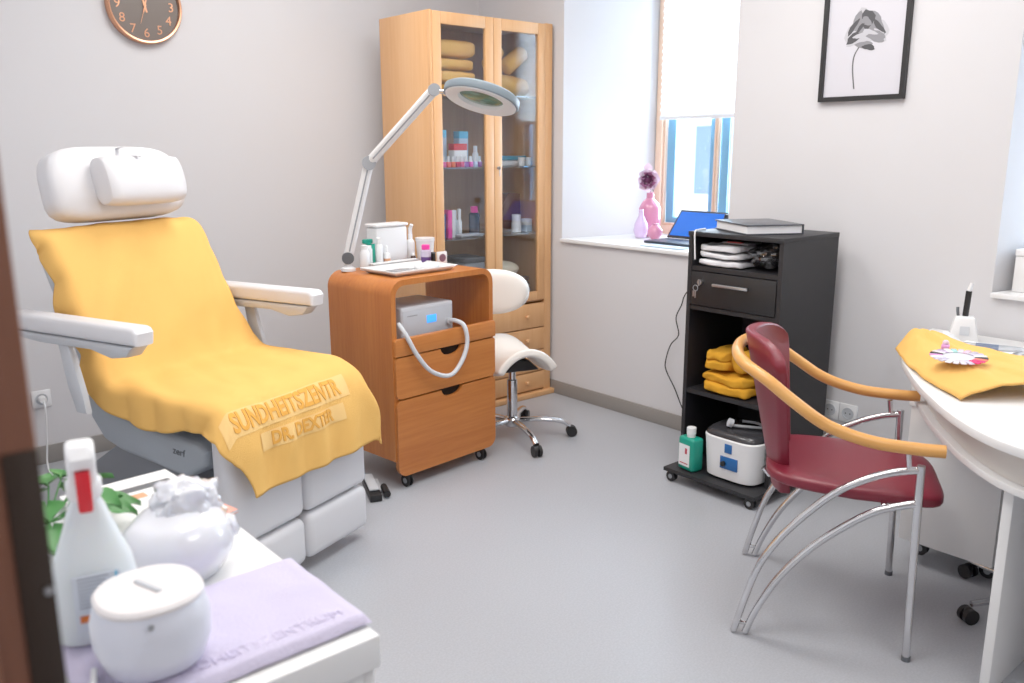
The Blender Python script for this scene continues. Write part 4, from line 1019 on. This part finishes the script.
# ------------------------------------------------------------------ desk
dk = thing('manicure_desk', 'white desk with curved edge and open shelf beneath the top', 'desk', (0, 0, 0))
crv = smooth_path([(3.345, 1.405, 0), (3.15, 1.395, 0), (2.95, 1.343, 0), (2.78, 1.258, 0), (2.65, 1.178, 0), (2.53, 1.098, 0), (2.42, 1.015, 0), (2.29, .905, 0), (2.193, .802, 0), (2.135, .71, 0), (2.108, .61, 0), (2.105, .50, 0), (2.135, .30, 0), (2.25, .08, 0), (2.45, -.12, 0)], 6)
def inset(d):
    out = []
    for i, p in enumerate(crv):
        a = crv[max(i - 1, 0)]; c = crv[min(i + 1, len(crv) - 1)]; tn = (c - a).normalized(); nn = Vector((tn.y, -tn.x, 0))
        if nn.dot(Vector((3.0, .5, 0)) - p) < 0: nn = -nn
        out.append(p + nn * d)
    return out
def poly(d): return [(p.x, p.y) for p in inset(d)] + [(3.34, -.12 + d)]
pz_ = poly(0); pz_[0] = (3.345, 1.405)
B().prism(pz_, 'z', .698, .722, bev=.003).build('desktop', white_lam, dk)
pi = [(x, y) for x, y in poly(.035) if x < 3.34] + [(3.34, 1.37)]
pi = [(3.34, 1.355)] + [(p.x, p.y) for p in inset(.048)[1:]] + [(3.34, -.072)]
B().prism(pi, 'z', .583, .603, bev=.003).build('under_shelf', white_lam, dk)
s1, s2 = inset(.072), inset(.092)
B().prism([(p.x, p.y) for p in s1[2:]] + [(p.x, p.y) for p in s2[2:][::-1]], 'z', .604, .697).build('apron_back', mat('apron_grey', (214, 210, 204), .6), dk, ang=60)
B().box(2.235, 2.50, .700, .724, 0, .582, .001).build('side_panel', white_lam, dk)
B().box(2.47, 3.34, -.10, -.078, 0, .582, .001).build('side_panel', white_lam, dk)
# pedestal
pd = thing('drawer_pedestal', 'white rolling drawer pedestal under the desk', 'pedestal', (2.805, .915, 0))
B().box(.0, .50, 0, .305, .085, .56, .002).build('pedestal_body', white_lam, pd)
B().box(-.006, .506, -.0, .311, .561, .578, .002).build('pedestal_top', white_gl, pd)
for cx in (.11, .45):
    for cy in (.045, .27): caster(pd, cx, cy, .026, .087)
# rolling stool beside the pedestal, mostly hidden by the desk panel
rs = thing('rolling_stool', 'rolling stool with chrome base behind the desk panel', 'stool', (2.80, .745, 0))
B().lathe([(.0, .05), (.03, .052), (.032, .085), (0, .086)], n=18).build('hub', chrome, rs)
B().lathe([(.025, .087), (.025, .27), (.016, .272), (.016, .40)], n=18).build('gas_column', chrome, rs)
B().lathe([(0, .40), (.15, .40), (.165, .41), (.165, .45), (.15, .465), (0, .47)], n=32).build('seat', white_pl, rs)
for k in range(5):
    a = math.radians(148 + 72 * k); ca, sa = math.cos(a), math.sin(a)
    lg = B().tube([(ca * .02, sa * .02, .066), (ca * .14, sa * .14, .066), (ca * .262, sa * .262, .060)], [.012, .011, .009], 10).build('leg', chrome, rs)
    x, y = ca * .268, sa * .268; r = .024; t1 = Vector((-sa, ca, 0)); cc = Vector((x, y, r))
    B().tube([cc - t1 * .02, cc - t1 * .006], r, 16).tube([cc + t1 * .006, cc + t1 * .02], r, 16).ball((x, y, .034), .016, n=10).build('caster', black_pl, lg)

# towel on the desk edge
path = [(2.865, 1.318), (2.77, 1.256), (2.645, 1.165), (2.52, 1.055), (2.40, .915)]
DZ = .7225
edge = smooth_path([(x, y, 0) for x, y in path], 8)
def dtow(u, v):
    k = u * (len(edge) - 1); i = min(int(k), len(edge) - 2); p = edge[i].lerp(edge[i + 1], k - i)
    tn = (edge[min(i + 1, len(edge) - 1)] - edge[max(i - 1, 0)]).normalized(); inn = Vector((-tn.y, tn.x, 0))
    if inn.x < 0: inn = -inn
    wdt = .15 + .42 * u
    h = (.052 + .024 * ss(.3, .05, u)) * math.sin(min(1, v * 2.6) * PI / 2) * (1 - .25 * v) * (1 - .35 * u * 0) * ss(1.02, .80, v * (.6 + .4 * (1 - u)))
    h += .010 * noise.noise(Vector((u * 6, v * 4, 2))) + .016 * max(0, noise.noise(Vector((u * 3 + v * 2, v * 7, 8))))
    q = p + inn * (wdt * v)
    q.z = DZ + max(.004, h + .006)
    return q
b = B().grid(dtow, 60, 40)
o = b.build('folded_towel', towel_m, ang=180); tag(o, 'yellow towel folded along the curved edge of the white desk', 'towel'); md = o.modifiers.new('s', 'SOLIDIFY'); md.thickness = .006; md.offset = 0
# ring of nail colour swatches
sw = thing('nail_swatch_ring', 'round fan of coloured nail swatches lying on the desk towel', 'swatch ring', (2.61, 1.013, .7915)); sw.rotation_euler = (0, -.07, math.radians(21)); sw.scale = (.85, .85, .85)
B().lathe([(0, 0), (.055, 0), (.055, .006), (0, .006)], n=30).build('clear_disc', mat('swatch_disc', (214, 214, 220), .3), sw)
cols = [(222, 214, 226), (240, 40, 110), (30, 26, 30), (206, 198, 222), (160, 210, 206), (226, 190, 214), (215, 150, 205), (240, 240, 245), (196, 188, 204), (240, 120, 100), (190, 170, 200), (235, 225, 230)]
seq = [7, 11, 0, 3, 1, 1, 9, 2, 7, 3, 8, 5, 0, 4, 7, 10, 11, 2, 6, 7, 3, 8]
for i in range(22):
    a = 2 * PI * i / 22; c = cols[seq[i]]
    nm = 'swatch_%d' % seq[i]; m = bpy.data.materials.get(nm) or mat(nm, c, .2)
    B().box(.05, .092, -.009, .009, .0065, .010, .003, mx=RZ(i * 360 / 22 + 160)).build('nail_swatch', m, sw)
# nail drill holder at the desk back
nh = item('nail_drill_holder', 'white tapered drill base holding a black handpiece on the desk', 'device', (3.20, 1.235, .723), rz=25); nh.scale = (.86, .86, .9)
B().box(-.05, .05, -.058, .058, 0, .10, .008, 3, taper=.62).build('drill_base', white_gl, nh)
B().box(-.048, -.0465, -.018, .018, .03, .065, mx=Matrix.Rotation(0, 4, 'Y')).build('front_mark', mat('mark_grey', (212, 216, 222), .4), nh)
B().tube([(0, 0, .10), (.003, -.004, .20)], .012, 14).build('handpiece_grip', black_pl, nh)
B().tube([(.003, -.004, .20), (.006, -.012, .232)], [.009, .007], 12).build('handpiece_tip', white_pl, nh)
B().tube(smooth_path([(0, .026, .098), (0, .030, .118), (0, .031, .134)], 4), .006, 8).build('holder_hook', dgrey_pl, nh)
o = item('paper_tissue', 'white cloth with crumpled end spread on the desk under the tools', 'tissue', (3.066, 1.135, .7235), rz=0)
b = B().grid(lambda u, v: Vector(((u - .5) * .15, (v - .5) * .27, .002 + .004 * (1 + noise.noise(Vector((u * 5, v * 5, 0)))) + .03 * ss(.75, 1, v) * (1 + noise.noise(Vector((u * 9, v * 9, 4)))))), 24, 26)
b.build('tissue_sheet', white_pl, o, ang=180)
B().box(-.068, .068, -.12, .06, .0145, .0155).build('tissue_fold', paper_m, o, flat=True)
for i in range(4):
    o = item('nail_file', 'slim grey manicure tool %s on the white cloth' % ('closest to the drill base', 'second from the drill base', 'third from the drill base', 'closest to the yellow towel')[i], 'tool', (3.105 - .024 * i, 1.10 - .008 * i, .741), rz=-72 + 5 * i)
    B().tube([(-.09, 0, .002), (-.02, 0, .002), (.05, 0, .002), (.10, 0, .002)], [.0015, .003, .0035, .001], 8).build('tool_shaft', steel, o)
    B().box(-.05, .02, -.004, .004, -.001, .005, .001).build('tool_grip', mat('tool_blue', (120, 132, 158), .4) if i == 0 else bpy.data.materials['tool_blue'], o)
o = item('pink_bow_clip', 'small lilac pink clip standing behind the swatch ring', 'clip', (2.75, 1.11, .782), rz=20)
B().box(-.02, .02, -.012, .012, 0, .016, .006).build('clip_body', mat('lilac_clip', (214, 150, 210), .4), o); B().ball((0, 0, .020), .010, n=10).build('clip_knot', mat('pale_pink', (236, 206, 226), .4), o)
# box on the second sill
o = item('white_box', 'white box standing on the sill of the far right window', 'box', (3.50, 1.05, S2 + .001))
B().box(-.08, .08, -.12, .12, 0, .13, .003).build('box_body', white_lam, o); B().box(-.082, .082, -.122, .122, .131, .155, .003).build('box_lid', white_gl, o)

# ------------------------------------------------------------------ white side cabinet in the foreground
tb_ = thing('side_cabinet', 'low white cabinet in the foreground beside the door', 'cabinet', (0, 0, 0))
TX0, TX1, TY0, TY1, TZ = 0.13, 0.553, .925, 1.70, .75
B().box(TX0, TX1, TY0, TY1, TZ - .05, TZ, .003).build('worktop', white_lam, tb_)
B().box(TX0 + .01, TX1 - .022, TY0 + .01, TY1 - .01, .06, TZ - .051, .002).build('cabinet_body', white_lam, tb_)
for a, c in ((TY0 + .012, 1.31), (1.314, TY1 - .012)):
    do = B().box(TX1 - .021, TX1 - .004, a, c, .065, TZ - .054, .002).build('cabinet_door', white_lam, tb_)
    B().cyl((TX1 - .004, c - .04 if c < 1.5 else a + .04, .5), (TX1 + .012, c - .04 if c < 1.5 else a + .04, .5), .008).build('knob', steel, do)
B().box(TX0 + .03, TX1 - .05, TY0 + .03, TY1 - .03, 0, .06).build('plinth', dgrey_pl, tb_)
# lavender towel
def lav(u, v):
    x = .20 + (.558 - .20) * u; y = .952 + (1.19 - .952) * v
    y += .02 * (1 - u) * 0; e = min(u, 1 - u, v, 1 - v)
    return Vector((x + .0 * v, y, TZ + .005 + .013 * min(1, e / .03) ** .5 + .0025 * noise.noise(Vector((u * 6, v * 6, 1)))))
b = B().grid(lav, 50, 40)
o = b.build('lavender_towel', lav_m, ang=180); tag(o, 'folded lavender towel on the white foreground cabinet', 'towel')
B().box(.205, .548, .958, 1.185, TZ + .001, TZ + .014, .005).build('under_layer', lav_m, o)
lb = B()
lb.text('GESUNDHEITSZENTRUM', .026, TR(.385, .985, TZ + .0193), 0, ext=.0003)
lb.build('woven_lettering', lav_d, o, flat=True)
# round pot
pt = item('wax_pot', 'round white lidded pot with slot handle on the lavender towel', 'pot', (.290, 1.035, TZ + .0195), rz=0)
ovalbody(B(), [(0, .050, .050), (.006, .058, .058), (.035, .068, .068), (.065, .069, .069), (.088, .063, .063), (.091, .061, .061)], e=2.3).build('pot_body', mat('pot_white', (222, 226, 238), .3), pt)
ovalbody(B(), [(.0915, .063, .063), (.096, .0635, .0635), (.100, .060, .060), (.1015, .045, .045)], e=2.3).build('pot_lid', mat('lid_white', (232, 228, 228), .35), pt)
B().box(-.024, .024, -.0035, .0035, .1015, .1045, .0015, mx=RZ(-72)).build('lid_handle', lgrey_pl, pt)
B().cyl((-.02, -.0655, .082), (-.02, -.067, .082), .004, 8).build('power_dot', grey_pl, pt)
o = tag(B().tube(smooth_path([(.222, 1.05, TZ + .026), (.212, 1.02, TZ + .026), (.195, 1.015, TZ + .026), (.180, 1.03, TZ + .022), (.165, 1.06, TZ + .012), (.15, 1.2, TZ + .008)], 6), .004, 8).build('pot_cable', white_gl), 'white cable curling on the towel behind the round pot', 'cable')
# spray bottle
sb = item('spray_bottle', 'white spray bottle with red trigger on the foreground cabinet', 'bottle', (.257, 1.150, TZ + .0195), rz=77); sb.scale = (1.0, 1.02, .90)
bm_ = mat('milky_bottle', (222, 230, 234), .35, sss=.2)
ovalbody(B(), [(0, .030, .046), (.006, .034, .051), (.08, .034, .052), (.115, .031, .047), (.15, .025, .036), (.18, .020, .027), (.20, .018, .022), (.212, .016, .017), (.222, .016, .016)], e=2.6).build('bottle_body', bm_, sb)
B().lathe([(.019, .215), (.021, .22), (.021, .24), (.016, .247)], n=20).build('collar', white_pl, sb)
B().prism([(-.030, .245), (.022, .245), (.028, .268), (.020, .292), (-.006, .304), (-.032, .300), (-.044, .286), (-.040, .270), (-.024, .264)], 'y', -.0165, .0165, bev=.007, seg=3).build('spray_head', white_pl, sb)
B().prism([(-.026, .266), (-.0445, .268), (-.047, .235), (-.040, .207), (-.032, .212), (-.030, .235)], 'y', -.0085, .0085, bev=.003).build('trigger', red_p, sb)
B().box(-.0362, -.0345, -.030, .026, .025, .112, .0005).build('paper_label', mat('label_pale', (214, 222, 232), .5), sb, flat=True)
lp_ = B()
for q in range(9): lp_.box(-.0368, -.0363, -.016 + .004 * (q % 3), .020, .106 - q * .0055, .1082 - q * .0055)
lp_.box(-.0368, -.0363, -.0265, -.0235, .088, .111, mi=1)
lp_.box(-.0368, -.0363, .010, .021, .040, .051, mi=2)
lp_.build('label_print', [grey_tx, skyblue, mat('hazard_orange', (226, 120, 50), .5)], sb, flat=True)
# glossy clear bowl in a plastic cover
bo = item('steam_bowl', 'glossy translucent white bowl with crumpled plastic cover behind the pot', 'bowl', (.412, 1.285, TZ + .001))
b = B().lathe([(.0, .0), (.05, 0), (.064, .006), (.080, .035), (.085, .056), (.078, .082), (.062, .097), (.04, .104), (0, .106)], n=48)
for v in b.bm.verts: v.co += noise.noise_vector(v.co * 18) * .006 * (1 if v.co.z > .01 else 0)
pearl = mat('pearl_plastic', (226, 228, 236), .12, coat=.7, sss=.15)
b.build('bowl_body', pearl, bo, ang=180)
b = crumple(None, (.052, .042, .024), 2.2, 56)
for v in b.bm.verts:
    v.co += noise.noise_vector(v.co * 42) * .013
    v.co = Vector((v.co.x + .022, v.co.y + .012, max(v.co.z, -.01) * 1.3 + .108))
b.build('crumpled_cover', pearl, bo, ang=180)
B().tube([(.068, -.02, .062), (.080, -.024, .066), (.086, -.026, .068)], [.020, .019, .012], 14).build('spout', pearl, bo)
# magazines and plant
for k, (lab, c, rz) in enumerate((('magazine with coral cover lying at the cabinet back, bottom of the pair', (236, 160, 140), 12), ('white magazine lying on the coral one at the cabinet back', (236, 236, 236), 4))):
    o = item('magazine', lab, 'magazine', (.447, 1.555 + .02 * k, TZ + .001 + .007 * k), rz=rz)
    B().box(-.10, .10, -.135, .135, .0008, .0055).build('pages', paper_m, o, flat=True)
    B().box(-.101, .101, -.136, .136, .0056, .0062).box(-.101, .101, -.136, .136, .0, .0007).build('cover', mat('cover_%d' % k, c, .4), o, flat=True)
    B().box(-.085, .085, .06, .085, .0063, .0066).box(-.085, .02, .02, .045, .0063, .0066, mi=1).build('cover_print', [dgrey_pl, tan_p], o, flat=True)
pp = item('potted_plant', 'small leafy green plant in a white pot behind the spray bottle', 'plant', (.275, 1.505, TZ + .001))
B().lathe([(.03, 0), (.042, .055), (.044, .06), (.040, .06), (.036, .048), (0, .046)], n=24).build('pot', white_pl, pp)
random.seed(5)
for k in range(34):
    a = random.uniform(0, 2 * PI); r = random.uniform(.03, .095); h = random.uniform(.06, .11) - r * .2; l = random.uniform(.04, .06); wl = l * .5; tl = random.uniform(-.3, .35)
    c = Vector((math.cos(a) * r, math.sin(a) * r, h)); dr3 = Vector((math.cos(a), math.sin(a), tl)).normalized(); sdv = Vector((-math.sin(a), math.cos(a), random.uniform(-.4, .4))).normalized(); up = dr3.cross(sdv)
    b = B().grid(lambda u, v: c + dr3 * (l * v) + sdv * ((u - .5) * 2 * wl * math.sin(PI * min(.98, v ** .8 + .02))) + up * (.010 * abs(2 * u - 1) - .02 * v * v), 4, 6)
    lf_ = b.build('leaf', leaf_m, pp, ang=180)
    B().tube([Vector((0, 0, .045)), Vector((c.x * .5, c.y * .5, h * .75)), c + dr3 * .004], .0016, 5).build('leaf_stalk', leaf_m, lf_)

# ------------------------------------------------------------------ light
wd = bpy.data.worlds.new('World'); sc.world = wd; wd.use_nodes = True
wn = wd.node_tree.nodes; wn['Background'].inputs[0].default_value = (0.72, 0.86, 1.0, 1); wn['Background'].inputs[1].default_value = 3.0
def area(nm, loc, rot, sx, sy, energy, col):
    l = bpy.data.lights.new(nm, 'AREA'); l.shape = 'RECTANGLE'; l.size = sx; l.size_y = sy; l.energy = energy; l.color = col
    o = bpy.data.objects.new(nm, l); C.objects.link(o); o.location = loc; o.rotation_euler = rot; return o
cool = (0.70, 0.85, 1.0); warm = (1.0, 0.96, 0.92)
area('window_daylight', (4.35, 2.93, 1.75), (0, math.radians(90), 0), 1.5, 0.8, 95, cool)
area('window_daylight', (4.35, 0.66, 1.75), (0, math.radians(90), 0), 1.5, 0.8, 85, cool)
area('ceiling_panel_light', (1.75, 2.95, 2.74), (0, 0, 0), 0.9, 0.9, 32, warm)
area('ceiling_panel_light', (2.35, 1.6, 2.74), (0, 0, 0), 0.9, 0.9, 30, warm)
area('ceiling_panel_light', (0.8, 1.4, 2.74), (0, 0, 0), 0.9, 0.9, 25, warm)
area('ceiling_panel_light', (1.2, -0.6, 2.74), (0, 0, 0), 0.9, 0.9, 20, warm)
area('added_hall_fill', (-0.7, 0.3, 2.74), (0, 0, 0), 0.7, 0.7, 26, warm)  # unseen lamp added in the hall to brighten the foreground

# ------------------------------------------------------------------ camera
cam = bpy.data.cameras.new('camera'); co = bpy.data.objects.new('camera', cam); C.objects.link(co)
yaw, pit, rol = 0.862002, 0.220329, -0.00272
fw = Vector((math.cos(yaw) * math.cos(pit), math.sin(yaw) * math.cos(pit), -math.sin(pit)))
rt = Vector((math.sin(yaw), -math.cos(yaw), 0)); u_ = rt.cross(fw)
r2 = rt * math.cos(rol) + u_ * math.sin(rol); u2 = -rt * math.sin(rol) + u_ * math.cos(rol)
co.matrix_world = Matrix(((r2.x, u2.x, -fw.x, 0), (r2.y, u2.y, -fw.y, 0), (r2.z, u2.z, -fw.z, 1.4), (0, 0, 0, 1)))
cam.sensor_width = 36; cam.lens = 857.9 / 1024 * 36; cam.clip_start = 0.05
cam.dof.use_dof = True; cam.dof.focus_distance = 3.2; cam.dof.aperture_fstop = 4.0
sc.camera = co
sc.view_settings.view_transform = 'Standard'; sc.view_settings.exposure = -0.22; sc.view_settings.gamma = 1.13
